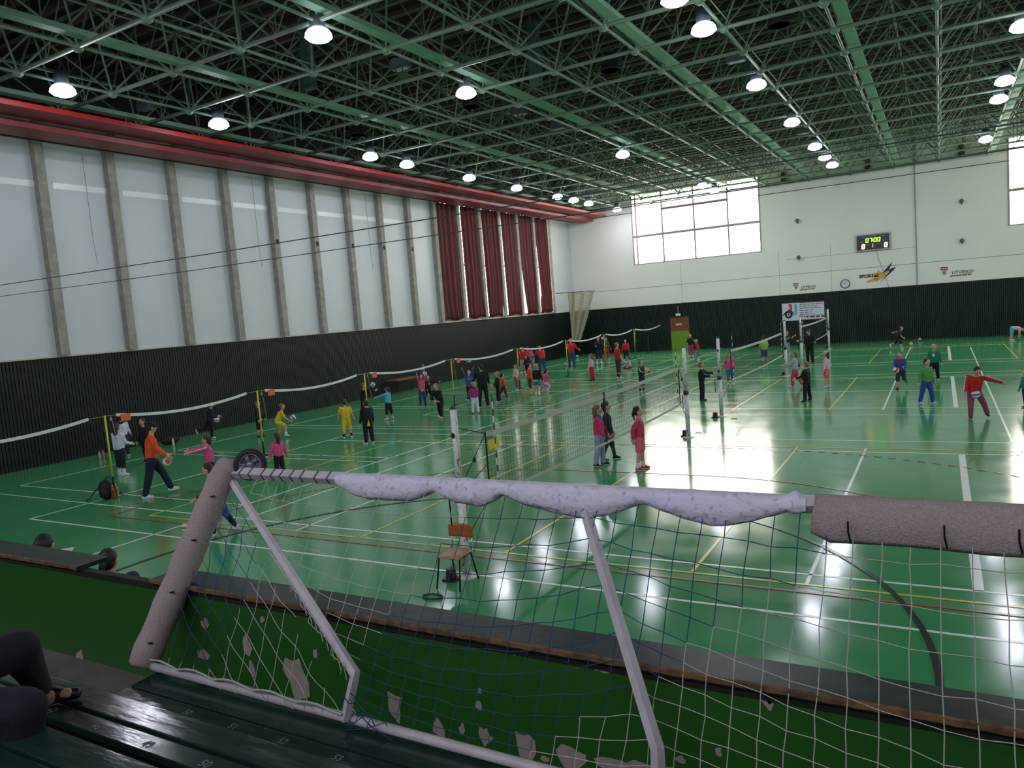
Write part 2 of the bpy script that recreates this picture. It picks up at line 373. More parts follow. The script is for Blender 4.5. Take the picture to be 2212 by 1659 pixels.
for i, y in enumerate([12.57, 17.69, 25.35, 27.85, 33.0, 37.95, 43.2, 45.57, 48.0, 53.2]):
    hb_lamp(-20.6, y, 'lit round lamp, %s of ten above the red heating strips, from the stand' % ORD[i])
for i, y in enumerate([14.22, 20.7, 34.18, 47.8, 50.75]):
    hb_lamp(-12.78, y, 'lit round lamp, %s of five in the second row, from the stand' % ORD[i])
for i, y in enumerate([18.0, 20.47, 27.0, 34.0, 40.64, 44.33, 47.54]):
    hb_lamp(-5.22, y, 'lit round lamp, %s of seven above the big nets, from the stand' % ORD[i])
for i, y in enumerate([26.77, 33.63, 36.83, 46.83]):
    hb_lamp(2.18, y, 'lit round lamp, %s of four towards the cut-off window, from the stand' % ORD[i])
unlit = mat('unlit_disc_glass', (.42,.52,.46), .35)
for i, (px, py) in enumerate([(1018, 231), (773, 292), (1318, 153), (1683, 55)]):
    P = onz(px, py, 11.15)
    t = thing('unlit_bowl_lamp', ['switched off round lamp just below a lit one, left of the roof centre', 'switched off round lamp next to the first long green tray above the heating panels', 'switched off round lamp between two green cable trays, roof centre', 'switched off round lamp beside the big nets row, near the top edge'][i], 'lamp', P, 'switched off lamps in the roof')
    obj('glass', MB().lathe([(.30, 0), (.30, .03)], n=24), unlit, t); obj('shade', MB().lathe([(.31, 0), (.31, .03), (.22, .42), (.10, .55)], n=24), mat('dark_lamp_shade', (.17,.18,.17), .5), t, True)
    obj('hanger', MB().tube([(0,0,.5), (0,0,1.2)], .015, 6), lamp_body, t)
fl_grey = mat('floodlight_grey', (.40,.44,.46), .5)
for i, (px, py) in enumerate([(865, 140), (315, 228), (595, 290), (1122, 240), (1205, 272), (1590, 125), (1675, 218), (1735, 283)]):
    P = onz(px, py, 11.6)
    t = thing('floodlight', ['grey box floodlight, unlit, beside the green tray at the roof middle', 'grey box floodlight, unlit, between the first two lamps over the heating panels', 'grey box floodlight, unlit, left of the third lamp over the heating panels', 'grey box floodlight, unlit, beyond the lit middle lamp, nearer of a pair', 'grey box floodlight, unlit, beyond the lit middle lamp, farther of a pair', 'grey box floodlight, unlit, above the third lamp of the big nets row', 'grey box floodlight, unlit, above the fourth lamp of the big nets row', 'grey box floodlight, unlit, above the fifth lamp of the big nets row'][i], 'lamp', P, 'unlit floodlights in the roof')
    mb = MB(); mb.prism([(-.3, -.12), (.3, -.12), (.22, .12), (-.16, .2), (-.3, .1)], lambda u, v, w: (u, w-.16, v), .32); obj('body', mb, fl_grey, t)
    obj('face', MB().box((-.26, -.14, -.14), (.26, .14, -.12)), mat('floodlight_glass', (.5,.55,.55), .2), t)
    obj('bracket', MB().tube([(0,0,.1), (0,0,.5)], .03, 6), fl_grey, t)
# ------------------------------------------------------------------ red radiant heating strips along the long wall
red_panel = mat('red_enamel', (.70,.10,.10), .32, noise=.2, scale=1.5, spec=.5)
red_shaded = mat('shaded_red_underside', (.55,.10,.11), .5, noise=.25, scale=1.5)  # darker copy of the red enamel, shade put into the colour
for nm, x0, x1, z, lab in (('heating_strip', -23.28, -22.25, 10.58, 'long red radiant heating strip, the upper of two along the wall'), ('heating_strip', -24.44, -23.34, 10.33, 'long red radiant heating strip, the lower one nearer the white wall')):
    t = thing(nm, lab, 'heating panel', (x0, 0, z), 'red heating strips')
    mb = MB(); mb.box((0, 6, 0), (x1-x0, 55.0, .04)); obj('radiating_face', mb, red_shaded, t)
    mb = MB(); mb.box((x1-x0-.05, 6, .04), (x1-x0, 55.0, .15)); mb.box((0, 6, .04), (.05, 55.0, .15)); obj('side_flange', mb, red_panel if z > 10.5 else red_shaded, t)
    mb = MB()
    for k in range(10): mb.box((.1, 6+4.9*k, .05), (x1-x0-.1, 6.1+4.9*k, .09)); mb.tube([((x1-x0)/2, 6.05+4.9*k, .05), ((x1-x0)/2, 6.05+4.9*k, ZB-z)], .012, 5)
    obj('hanger', mb, roof_dim, t)
    mb = MB()
    for q in (.3, .6, .9): mb.tube([(q, 6, .08), (q, 55, .08)], .035, 6)
    obj('water_pipe', mb, red_shaded, t)
mb = MB(); y = 7.0
while y < 54: mb.tube([(-24.9, y, 10.95), (-24.9, y+.8, 10.42)], .02, 4); mb.tube([(-24.9, y+.8, 10.42), (-24.9, y+1.6, 10.95)], .02, 4); y += 1.6
mb.tube([(-24.9, 6, 10.95), (-24.9, 55, 10.95)], .03, 6); mb.tube([(-24.9, 6, 10.42), (-24.9, 55, 10.42)], .03, 6)
o = obj('lattice_girder', mb, mat('dark_grey_girder', (.22,.23,.22), .6)); tag(o, 'dark lattice girder behind the red heating strips', 'girder', kind='structure')
# cables spanning the hall
for i, (px, py, Y, r) in enumerate([(0, 619, 12.0, .012), (0, 643, 11.5, .009)]):
    z = ony(px, py, Y).z
    o = obj('span_cable', MB().tube([(XL, Y, z+.05), (-15, Y, z-.03), (-5, Y, z-.04), (XR, Y, z+.03)], r, 6), mat('dark_span_cable', (.25,.27,.30), .6))
    tag(o, ['upper, thicker cable stretched across the hall before the white panels', 'lower, thinner cable stretched across the hall before the white panels'][i], 'cable', 'cables across the hall')
# ------------------------------------------------------------------ maroon curtains between the fins
maroon = mat('maroon_curtain', (.34,.08,.095), .85, noise=.35, scale=2, stretch=(1,6,.5))
edges = [(36.55, 39.25, 0), (39.35, 41.7, 1), (41.85, 44.1, 2), (44.35, 46.7, 3), (46.75, 49.15, 4), (49.3, 51.25, 5)]
clab = ['first maroon curtain from the stand, broad, its foot bunched to one side', 'second maroon curtain, with a small bright hole', 'third maroon curtain in the row', 'fourth maroon curtain, straight and flat', 'fifth maroon curtain, its lower end pulled aside from the fin', 'last maroon curtain, before the bare wall corner']
for ya, yb, k in edges:
    P = []; nz, ny = 22, 40
    for i in range(nz+1):
        z = 10.55-(10.55-3.62)*i/nz; q = i/nz; row = []
        a, b = ya, yb
        if k == 0: a += .25*max(0, q-.85)/.15; b -= .2*q
        if k in (1, 2, 3): b -= .30*max(0, q-.7)/.3
        if k == 2: b -= .15
        if k == 4: a += 1.0*max(0, q-.45)**1.3; b -= .35*q*q
        if k == 5: a += .35*q if q < .85 else .1; b -= .15
        for j in range(ny+1):
            s = j/ny; row.append((XL+.10+.045*sin(s*34+k)+.03*sin(s*11+2*k+q*1.3)+(.05*q), a+(b-a)*s, z+(.05*sin(s*9+k) if i == nz else 0)))
        P.append(row)
    o = obj('curtain', MB().grid(P), maroon, None, True); tag(o, clab[k], 'curtain', 'maroon curtains on the long wall')
    md = o.modifiers.new('thickness', 'SOLIDIFY'); md.thickness = .012
# ------------------------------------------------------------------ things on the back wall
def onwall(x, z): return lambda u, v, w: (x+u, YB-.012-w, z+v)
# scoreboard
t = thing('scoreboard', 'electronic scoreboard with green clock and red digits on the cream wall', 'scoreboard', (-3.79, YB, 6.53))
blk = mat('scoreboard_black', (.10,.09,.11), .35); alu = mat('grey_aluminium', (.55,.55,.55), .4, .6)
obj('case', MB().box((-.98, -.14, -.47), (.98, 0, .47)), blk, t)
mb = MB()
for a, b in (((-1.04, -.16, -.55), (1.04, 0, -.47)), ((-1.04, -.16, .47), (1.04, 0, .55)), ((-1.04, -.16, -.47), (-.96, 0, .47)), ((.96, -.16, -.47), (1.04, 0, .47))): mb.box(a, b)
obj('frame', mb, alu, t)
SEG = {'0': 'abcdef', '1': 'bc', '7': 'abc'}
def digit(mb, ch, x, z, w, h, th):
    q = {'a': ((0, h), (w, h)), 'b': ((w, h/2), (w, h)), 'c': ((w, 0), (w, h/2)), 'd': ((0, 0), (w, 0)), 'e': ((0, 0), (0, h/2)), 'f': ((0, h/2), (0, h)), 'g': ((0, h/2), (w, h/2))}
    for s in SEG[ch]:
        (u0, v0), (u1, v1) = q[s]; u0 += v0*.12; u1 += v1*.12
        mb.tube([(x+u0, -.15, z+v0), (x+u1, -.15, z+v1)], th, 6)
mb = MB()
for ch, x in (('0', -.42), ('7', -.20), ('0', .06), ('0', .28)): digit(mb, ch, x, .02, .13, .24, .024)
mb.ell((.005, -.15, .09), .02, .02, .02, 6, 4); mb.ell((.015, -.15, .18), .02, .02, .02, 6, 4)
obj('clock_digit', mb, mat('green_led', (.55,1.0,.12), .3, emit=2.2), t)
mb = MB(); digit(mb, '0', -.66, -.38, .13, .27, .036); digit(mb, '0', .68, -.38, .13, .27, .036)
obj('score_digit', mb, mat('amber_red_led', (1.0,.72,.45), .3, emit=3.0), t)
mb = MB(); digit(mb, '1', -.08, -.33, .06, .22, .022); obj('period_digit', mb, mat('red_led', (1.0,.40,.40), .3, emit=2.0), t)
mb = MB()
for x, z, w in ((-.6, .36, .22), (0, .40, .42), (.6, .36, .2), (-.66, .06, .2), (.7, .06, .16), (-.3, -.16, .14), (.3, -.16, .2)): mb.box((x-w/2, -.146, z-.012), (x+w/2, -.14, z+.012))
obj('caption', mb, mat('pale_caption', (.55,.55,.58), .6), t)
obj('cable', MB().tube([(.2, -.03, -.55), (.3, -.03, -1.2), (.55, -.03, -1.9), (.75, -.03, -2.6), (.85, -.03, -3.05)], .012, 5), mat('grey_cord', (.45,.47,.48), .7), t)
# round clock
t = thing('wall_clock', 'round white wall clock with a dark rim above the dark slats', 'clock', (-5.55, YB, 3.96)); fr = (V((1,0,0)), V((0,0,1)), V((0,-1,0)))
obj('rim', MB().lathe([(.26, 0), (.30, 0), (.30, .08), (.26, .08)], n=32, fr=fr, cap=False), mat('clock_rim', (.10,.11,.14), .4), t, True)
obj('dial', MB().lathe([(.27, 0), (.27, .05)], n=32, fr=fr), mat('clock_dial', (.88,.89,.89), .4), t)
mb = MB(); mb.box((-.16, -.062, -.012), (.02, -.055, .012)); mb.obox((.02, -.06, .05), (.02, 0, .11), (.008, 0, -.002), (0, .004, 0))
for k in range(12): a = pi*k/6; mb.obox((.22*sin(a), -.056, .22*cos(a)), (.008*cos(a), 0, -.008*sin(a)), (.025*sin(a), 0, .025*cos(a)), (0, .004, 0))
obj('hand', mb, mat('clock_hand', (.25,.25,.27), .5), t)
navy_p = mat('dark_navy_paint', (.13,.11,.22), .5); gold_p = mat('golden_paint', (.86,.64,.24), .5)
# painted sports club emblem
t = thing('club_emblem', 'painted sports club lettering with a dark lightning bolt and golden burst', 'sign', (-3.5, YB, 4.3)); f = onwall(0, 0)
def wf(u, v, w): return (u, -.012-w, v)
mb = MB(); textmb(mb, 'SPORTaS', .30, lambda u, v, w: wf(u-.02, v-.05, w+.012), bold=.012, ax='RIGHT'); textmb(mb, 's.r.o.', .13, lambda u, v, w: wf(u-.05, v-.22, w+.012), bold=.004, ax='RIGHT'); obj('lettering', mb, navy_p, t)
mb = MB(); mb.prism([(-.75, -.38), (-.1, -.34), (.35, -.05), (.55, .2), (.50, .30), (.1, .22), (-.05, .40), (-.1, .2), (-.3, .25), (-.2, .1), (-.5, .02), (-.3, -.1), (-.75, -.3)], wf, .004); obj('burst', mb, gold_p, t)
mb = MB(); mb.prism([(.02, -.45), (.62, .22), (.55, .30), (.20, .18), (.82, .85), (.60, .35), (.68, .38), (1.0, .50), (.95, .38), (.60, .05)], lambda u, v, w: wf(u, v, w+.006), .004); obj('lightning_bolt', mb, navy_p, t)
for nm, x, z, s, lab in (('town_sign', -8.1, 3.98, .82, 'smaller painted town lettering with red crest, above the white banner'), ('town_sign', .95, 4.15, 1.0, 'larger painted town lettering with red crest, nearer the cut-off window')):
    t = thing(nm, lab, 'sign', (x, YB, z), 'painted town signs')
    mb = MB(); textmb(mb, 'LITVÍNOV', .27*s, lambda u, v, w: wf(u+.28*s, v-.12*s, w), bold=.004); obj('lettering', mb, mat('ink_blue_paint', (.23,.25,.38), .5), t)
    mb = MB(); mb.prism([(-.45*s, -.3*s), (.75*s, -.24*s), (.8*s, -.14*s), (-.4*s, -.19*s)], lambda u, v, w: wf(u, v, w-.004), .003); obj('underline', mb, gold_p, t)
    mb = MB()
    for a, b in ((-.4, -.15), (-.1, .2), (.25, .5), (.55, .72)): mb.prism([(a*s, -.27*s), (b*s, -.26*s), (b*s, -.21*s), (a*s, -.22*s)], wf, .003)
    obj('small_lettering', mb, mat('ink_blue_paint', (.23,.25,.38), .5), t)
    obj('crest_plaque', MB().box((-.92*s, -.02, .16*s), (-.52*s, 0, .36*s)), mat('crest_red', (.50,.13,.17), .5), t)
    mb = MB()
    for k in range(4): mb.box((-.86*s+.08*s*k, -.026, .22*s), (-.80*s+.08*s*k, -.02, .30*s))
    obj('plaque_lettering', mb, mat('plaque_white', (.85,.80,.80), .5), t)
    mb = MB(); mb.prism([(-.83*s, .12*s), (-.61*s, .12*s), (-.61*s, -.06*s), (-.72*s, -.15*s), (-.83*s, -.06*s)], wf, .006); obj('shield', mb, mat('shield_grey', (.55,.52,.52), .5), t)
# advertising banner on the slats
t = thing('banner', 'white advertising banner with a car wheel and red and blue lettering', 'banner', (-8.29, YB-.07, 2.31))
bw_ = 1.375; bh = .61
def bf(u, v, w): return (u, -.012-w, v)
obj('sheet', MB().box((-bw_, -.012, -bh), (bw_, 0, bh)), mat('banner_white', (.82,.83,.87), .5), t)
obj('red_edge', MB().box((-.2, -.015, bh-.05), (bw_, -.012, bh)).box((-.3, -.015, -bh), (bw_, -.012, -bh+.05)), mat('banner_red', (.75,.25,.28), .5), t)
mb = MB(); textmb(mb, '3', .58, lambda u, v, w: bf(u-.82, v+.12, w+.008), bold=.03); obj('red_numeral', mb, mat('numeral_red', (.78,.20,.26), .5), t)
mb = MB(); textmb(mb, 'J', .80, lambda u, v, w: bf(u-.47, v-.04, w+.004), bold=.045); obj('blue_letter', mb, mat('letter_blue', (.35,.65,.85), .5), t)
fw = (V((1,0,0)), V((0,0,1)), V((0,-1,0)))
obj('wheel_picture', MB().lathe([(.12, .014), (.27, .014), (.27, .018), (.12, .018)], (-.95, 0, -.18), 28, fw, False).lathe([(.06, .014), (.06, .018)], (-.95, 0, -.18), 16, fw), mat('picture_black', (.14,.14,.20), .5), t)
mb = MB(); mb.prism([(-1.36, -.22), (-1.2, -.02), (-.95, .16), (-.75, .12), (-.6, -.1), (-.66, -.12), (-.8, .04), (-.95, .08), (-1.15, -.06), (-1.3, -.25)], bf, .006); obj('car_outline', mb, mat('picture_black', (.14,.14,.20), .5), t)
mb = MB(); rr = random.Random(3)
for k, (z, e, h) in enumerate([(.46, 1.3, .021), (.33, .95, .021), (.20, 1.25, .021), (.05, .7, .021), (-.09, .66, .021), (-.22, .85, .021)]):
    u = -.22
    while u < e-.1:
        w = rr.uniform(.12, .34); w = min(w, e-u)
        mb.box((u, -.016, z-h), (u+w, -.012, z+h)); u += w+.05
u = -.15
for w in (.12, .1, .16, .34, .28, .26): mb.box((u, -.016, -.46), (u+w, -.012, -.34)); u += w+.06
mb.box((-.25, -.015, -.31), (bw_-.03, -.012, -.295))
obj('small_lettering', mb, mat('banner_ink', (.25,.27,.38), .5), t)
# exit door
mb = MB(); mb.box((DX0-.06, YB-.05, 0), (DX0, YB+.02, 2.52)); mb.box((DX1, YB-.05, 0), (DX1+.06, YB+.02, 2.52)); mb.box((DX0, YB-.05, 2.46), (DX1, YB+.02, 2.52))
d = struct('door_1', mb, mat('dark_door_frame', (.20,.15,.10), .5))
dd = obj('door_leaf', MB().box((DX0, YB-.03, 1.42), (DX1, YB, 2.46)), mat('brown_door', (.52,.27,.12), .5, noise=.3, scale=3, stretch=(4,4,.6)), d)
obj('kick_panel', MB().box((DX0, YB-.035, 0), (DX1, YB, 1.42)), mat('lime_green_door', (.42,.58,.14), .45), d)
obj('door_plate', MB().box((-17.35, YB-.045, 1.86), (-16.85, YB-.03, 2.0)), mat('door_plate_cream', (.86,.72,.55), .5), d)
mb = MB(); mb.tube([(-16.82, YB-.03, 1.30), (-16.82, YB-.10, 1.30), (-16.95, YB-.10, 1.30)], .018, 6); mb.box((-16.86, YB-.045, 1.15), (-16.78, YB-.03, 1.36)); mb.box((-16.72, YB-.05, 1.95), (-16.68, YB-.03, 2.0)); obj('door_handle', mb, alu, d)
t = thing('emergency_light', 'white emergency light box hung on a stalk above the brown door', 'lamp', (-17.08, YB-.16, 2.66))
obj('box', MB().box((-.17, -.06, -.09), (.17, .06, .09)), mat('emergency_white', (.88,.88,.86), .4), t)
mb = MB(); mb.tube([(0, 0, .09), (0, 0, .62)], .02, 6); mb.tube([(0, 0, .62), (0, .13, .62)], .02, 6); obj('stalk', mb, mat('pale_metal', (.7,.72,.7), .4, .4), t)
for i, (x, z) in enumerate([(-8.4, 8.51), (-8.41, 6.02), (1.24, 8.47), (1.22, 6.05)]):
    t = thing('wall_loudspeaker', ['small grey loudspeaker, upper one between large window and scoreboard', 'small grey loudspeaker, lower one between large window and scoreboard', 'small grey loudspeaker, upper one beside the cut-off window', 'small grey loudspeaker, lower one beside the cut-off window'][i], 'loudspeaker', (x, YB, z), 'small wall loudspeakers')
    obj('horn', MB().lathe([(.04, .02), (.07, .12), (.13, .24)], n=12, fr=fr), mat('speaker_grey', (.42,.42,.42), .5), t, True); obj('bracket', MB().box((-.03, -.1, -.2), (.03, 0, -.05)), mat('speaker_bracket', (.35,.35,.35), .5), t)
for i, x in enumerate((-9.18, -3.93, 1.3)):
    t = thing('column_loudspeaker', ['brown column loudspeaker under the roof beside the large window', 'brown column loudspeaker under the roof above the scoreboard', 'brown column loudspeaker under the roof beside the cut-off window'][i], 'loudspeaker', (x, YB, 11.62), 'column loudspeakers')
    obj('cabinet', MB().box((-.15, -.22, -.35), (.15, -.02, .35)), mat('speaker_brown', (.28,.20,.16), .6), t); obj('shelf', MB().box((-.28, -.26, -.42), (.28, 0, -.37)), mat('speaker_shelf', (.6,.58,.5), .6), t)
# gathered divider net hanging from a bracket in the corner
t = thing('divider_net', 'gathered cream net hanging from a rod in the wall corner', 'net', (0, 0, 0))
rod = mat('rusty_rod', (.40,.34,.28), .6)
obj('rod', MB().tube([(XL+.26, 51.6, 4.97), (-22.35, 52.2, 4.92)], .035, 6), rod, t)
mb = MB(); hang = []
nU, nV = 34, 34
for i in range(nV+1):
    q = i/nV; row = []
    for j in range(nU+1):
        s = j/nU
        x0 = -24.5+2.1*s; x = -24.35+(x0+24.35)*(1-q)**.8*(1 if s > .3 else .9)+.55*q*(s-.2); z = 4.92-3.55*q-(.5*(s-.5)**2 if q > .9 else 0)
        row.append(V((x, 52.0+.12*sin(s*17+q*2)*(1-.2*q)+.1*s, z)))
    hang.append(row)
for i in range(nV+1): mb.tube(hang[i], .016, 3, False)
for j in range(nU+1): mb.tube([hang[i][j] for i in range(nV+1)], .016, 3, False)
obj('mesh', mb, mat('cream_net_cord', (.72,.68,.58), .8), t)
mb = MB()
for j in (0, 8, 9, 10, 22, nU): mb.tube([hang[i][j] for i in range(nV+1)], .03, 4, False)
obj('edge_rope', mb, mat('net_rope', (.62,.58,.48), .8), t)
# bench by the long wall, with a steel post
t = thing('wall_table', 'low wooden table standing against the dark slatted wall', 'table', (-25.0, 31.85, 0))
obj('tabletop', MB().box((-.35, -1.05, .70), (.35, 1.05, .76)), mat('worn_orange_wood', (.52,.34,.15), .5, noise=.4, scale=6), t)
for sx in (-.28, .28):
    for sy in (-.95, .95): obj('leg', MB().tube([(sx, sy, 0), (sx, sy, .70)], .025, 6), mat('black_iron', (.06,.06,.06), .5, .5), t)
t = thing('steel_post', 'grey blue steel post on a red foot beside the wooden table', 'post', (-24.7, 33.2, 0)); obj('shaft', MB().tube([(0,0,.25), (0,0,1.35)], .07, 10), mat('blue_grey_steel', (.32,.40,.46), .5), t, True); obj('foot', MB().lathe([(.28, 0), (.28, .06), (.09, .12), (.09, .27)], n=16), mat('rust_red_foot', (.34,.12,.09), .6), t)
# ------------------------------------------------------------------ big volleyball nets with flaky white posts
flaky = mat('flaking_white_post', (.82,.82,.80), .5, noise=.9, scale=22, col2=(.36,.34,.32), lo=.58, hi=.64, stretch=(1,1,.45))
blackp = mat('black_iron', (.06,.06,.06), .5, .5); net_black = mat('net_black_cord', (.10,.12,.11), .8); tape_grey = mat('net_tape', (.72,.72,.66), .7)
post_lab = ['tall flaky white net post behind the wooden chair', 'tall flaky white net post at the far end of the nearest big net', 'tall flaky white net post at the near end of the second big net', 'tall flaky white net post at the far end of the second big net', 'tall flaky white net post at the near end of the farthest net', 'tall flaky white net post at the far end of the farthest net']
post_y = [8.8, 19.97, 23.59, 35.18, 39.6, 50.2]
for i, y in enumerate(post_y):
    t = thing('net_post', post_lab[i], 'net post', (XC, y, 0), 'posts of the big volleyball nets')
    obj('pole', MB().tube([(0,0,.02), (0,0,1.25)], .062, 14).tube([(0,0,1.25), (0,0,2.47)], .05, 14), flaky, t, True)
    obj('floor_ring', MB().lathe([(.16, 0), (.16, .015), (.07, .03), (.07, .05)], n=20), mat('pale_ring', (.80,.78,.74), .4, .3), t)
    obj('post_cap', MB().lathe([(.05, 2.47), (.058, 2.49), (.02, 2.52)], n=12), mat('grey_collar', (.35,.34,.33), .5, .5), t)
    mb = MB().lathe([(.066, 1.18), (.075, 1.2), (.075, 1.28), (.066, 1.3)], n=14, cap=False); obj('clamp', MB().box((-.03, -.14, 1.2), (.03, -.06, 1.26)), blackp, t); obj('collar', mb, mat('grey_collar', (.35,.34,.33), .5, .5), t)
    sg = 1 if i % 2 == 0 else -1
    mb = MB().box((-.25, -.19*sg-.1, 0), (-.05, -.19*sg+.1, .03)); mb.lathe([(.075, .03), (.08, .05), (.07, .17)], (-.15, -.19*sg, 0), 10); obj('anchor_block', mb, mat('dark_red_block', (.17,.09,.09), .5), t)
    mb = MB(); mb.tube([(-.04, -.05*sg, 1.2), (-.14, -.09*sg, 1.17), (-.13, -.10*sg, .78)], .012, 5); obj('crank_handle', mb, blackp, t)
    mb = MB().ell((0, -.065*sg, 1.45), .03, .02, .05, 8, 5); mb.ell((0, -.065*sg, 2.1), .03, .02, .04, 8, 5); obj('hook', mb, blackp, t)
def vnet(label, y0, y1, ya, yb):
    t = thing('volleyball_net', label, 'net', (XC, (y0+y1)/2, 0), 'big volleyball nets'); h = (y1-y0)/2; n = int((y1-y0)/.1)
    def sag(y): return -.05*(1-(y/h)**2)
    mb = MB()
    for k in range(n+1):
        y = -h+2*h*k/n; mb.tube([(0, y, 1.02+sag(y)), (0, y, 1.93+sag(y))], .0026, 3, False)
    for k in range(1, 10):
        mb.tube([(0, -h+2*h*q/16, 1.0+.1*k+sag(-h+2*h*q/16)) for q in range(17)], .0026, 3, False)
    obj('mesh', mb, net_black, t)
    def band(za, zb):
        mb = MB(); N = 16; P = []
        for q in range(N+1):
            y = -h+2*h*q/N; P.append([(-.006, y, za+sag(y)), (.006, y, za+sag(y)), (.006, y, zb+sag(y)), (-.006, y, zb+sag(y))])
        return mb.grid(P, True)
    obj('top_tape', band(1.92, 2.0), tape_grey, t); obj('bottom_tape', band(.97, 1.02), tape_grey, t)
    obj('end_stick', MB().tube([(0, -h, .98), (0, -h, 2.0)], .014, 6), net_black, t); obj('end_stick', MB().tube([(0, h, .98), (0, h, 2.0)], .014, 6), net_black, t)
    mb = MB()
    for e, yp in ((-h, ya-(y0+y1)/2), (h, yb-(y0+y1)/2)):
        for za, zb in ((1.98, 2.2), (1.98, 1.3), (1.0, 1.25), (1.0, .5), (1.5, 1.24)): mb.tube([(0, e, za), (0, yp, zb)], .007, 4, False)
        mb.ell((0, e+(yp-e)*.45, 1.64), .03, .03, .04, 6, 4)
    obj('tension_cord', mb, net_black, t)
    red = mat('antenna_dark', (.30,.12,.11), .5); wht = mat('antenna_white', (.88,.88,.84), .5)
    for e in (-h+.24, h-.24):
        mb = MB(); m2 = MB()
        for k in range(14): (mb if k % 2 else m2).tube([(.02, e, 1.0+.11*k), (.02, e, 1.11+.11*k)], .011, 6)
        a = obj('antenna', m2, wht, t); obj('stripe', mb, red, a)
    return t
v1 = vnet('nearest long volleyball net between flaky white posts, two girls standing at it', 9.6, 19.4, 8.8, 19.97)
obj('warning_tag', MB().box((.01, -4.86, 1.70), (.02, -4.55, 1.86)), mat('yellow_tag', (.85,.78,.10), .5), v1)
obj('centre_strap', MB().box((-.012, -.25, .95), (.012, -.19, 2.0)), net_black, v1)
vnet('middle volleyball net, the second from the stand', 25.1, 34.4, 23.59, 35.18)
vnet('farthest volleyball net, below the white banner', 39.9, 49.4, 39.6, 50.2)
# ------------------------------------------------------------------ low mini volleyball tapes along the left, on yellow poles
pole_yellow = mat('yellow_pole', (.83,.78,.18), .5); tape_white = mat('white_elastic_tape', (.86,.88,.86), .6); tag_or = mat('orange_tag', (.90,.38,.16), .5)
py_ = [11.09, 15.95, 20.9, 26.5, 32.3, 37.9, 43.4, 48.7]; XM = -18.2
plab = ['first yellow mini net pole from the stand, beside the black rucksack', 'second yellow mini net pole from the stand, in front of a boy in black', 'third yellow mini net pole, beside the black tracksuit boy', 'fourth yellow mini net pole, left of the adult in black', 'fifth yellow mini net pole, beside the girl in pale pink', 'sixth yellow mini net pole, before the adult in red jacket', 'seventh yellow mini net pole, before the child in red trousers', 'last yellow mini net pole, beside a red jacketed figure']
for i, y in enumerate(py_):
    t = thing('mini_net_pole', plab[i], 'net pole', (XM, y, 0), 'yellow mini net poles')
    obj('upper_tube', MB().tube([(0,0,.46), (0,0,2.02)], .022, 8), pole_yellow, t, True); obj('lower_tube', MB().tube([(0,0,.03), (0,0,.46)], .024, 8), blackp, t, True)
    obj('base_plate', MB().lathe([(.17, 0), (.17, .025), (.03, .05)], n=16), blackp, t)
    obj('cap', MB().lathe([(.024, 2.02), (.03, 2.03), (.012, 2.06)], n=8), blackp, t)
    mb = MB(); mb.tube([(.02, .14, 1.98), (.05, .17, 1.7), (.03, .2, 1.45), (.05, .22, 1.1)], .008, 4); mb.ell((.03, .13, 1.9), .03, .03, .05, 6, 4); obj('loose_strap', mb, mat('pale_strap', (.62,.62,.52), .7), t)
ends = [6.2]+py_+[54.6]
for i in range(len(ends)-1):
    a, b = ends[i], ends[i+1]; L = b-a
    t = thing('mini_net_tape', '%s white mini net tape from the stand, %s' % (['first', 'second', 'third', 'fourth', 'fifth', 'sixth', 'seventh', 'eighth', 'ninth'][i], ['running out of the picture' if i == 0 else 'tied to the back wall' if i == 8 else 'sagging between two yellow poles'][0]), 'net tape', (XM, a, 0), 'white mini net tapes')
    N = 14; P = []
    e0, e1 = .30, L-.42
    for q in range(N+1):
        s = q/N; y = e0+(e1-e0)*s; z = 1.99-.17*4*s*(1-s)
        P.append([(-.006, y, z-.038), (.006, y, z-.038), (.006, y, z+.038), (-.006, y, z+.038)])
    obj('tape', MB().grid(P, True), tape_white, t)
    obj('string', MB().tube([(0, 0, 2.0), (0, e0, 1.99)], .006, 4).tube([(0, e1, 1.99), (0, L, 2.0)], .006, 4), mat('yellow_string', (.75,.70,.35), .7), t)
    if 1 <= i <= 6: obj('orange_tag', MB().box((.01, .40, 1.80), (.03, .66, 1.98)), tag_or, t)
t = thing('thin_grey_pole', 'thin grey pole near the back wall, without a tape', 'net pole', (XM-.6, 53.2, 0)); obj('tube', MB().tube([(0,0,.03), (0,0,1.35)], .02, 6), mat('grey_collar', (.35,.34,.33), .5, .5), t); obj('base_plate', MB().lathe([(.15, 0), (.15, .025), (.03, .05)], n=14), blackp, t)
# ------------------------------------------------------------------ chair by the near post
P = (onz(943, 1278)+onz(1025, 1245)+onz(985, 1285))/3
ply = mat('orange_plywood', (.66,.36,.18), .35, noise=.35, scale=9, stretch=(1,6,1)); ply2 = mat('pale_plywood', (.66,.50,.27), .35, noise=.3, scale=9)
t = thing('school_chair', 'wooden school chair with orange back and black tube legs by the near net post', 'chair', (-6.05, 8.50, 0), rz=R(2))
mb = MB(); Pg = []
for i in range(9):
    row = []
    for j in range(9):
        u = -.2+.4*i/8; v = -.2+.4*j/8; w = .19 if abs(u) > .17 and abs(v) > .17 else .2
        row.append((u*(w/.2), v*(w/.2), .455-.012*cos(u*7)*cos(v*6)-(.02*((-v-.12)/.08)**2 if v < -.12 else 0)))
    Pg.append(row)
o = obj('seat', mb.grid(Pg), ply2, t, True); md = o.modifiers.new('thickness', 'SOLIDIFY'); md.thickness = .014
mb = MB(); Pg = []
for i in range(13):
    row = []
    for j in range(7):
        u = -1+2*i/12; v = -1+2*j/6; q = 1-.12*max(0, abs(u)-.75)/.25*abs(v)
        row.append((.205*u, .19+.05*(1-u*u), .72+.095*v*q))
    Pg.append(row)
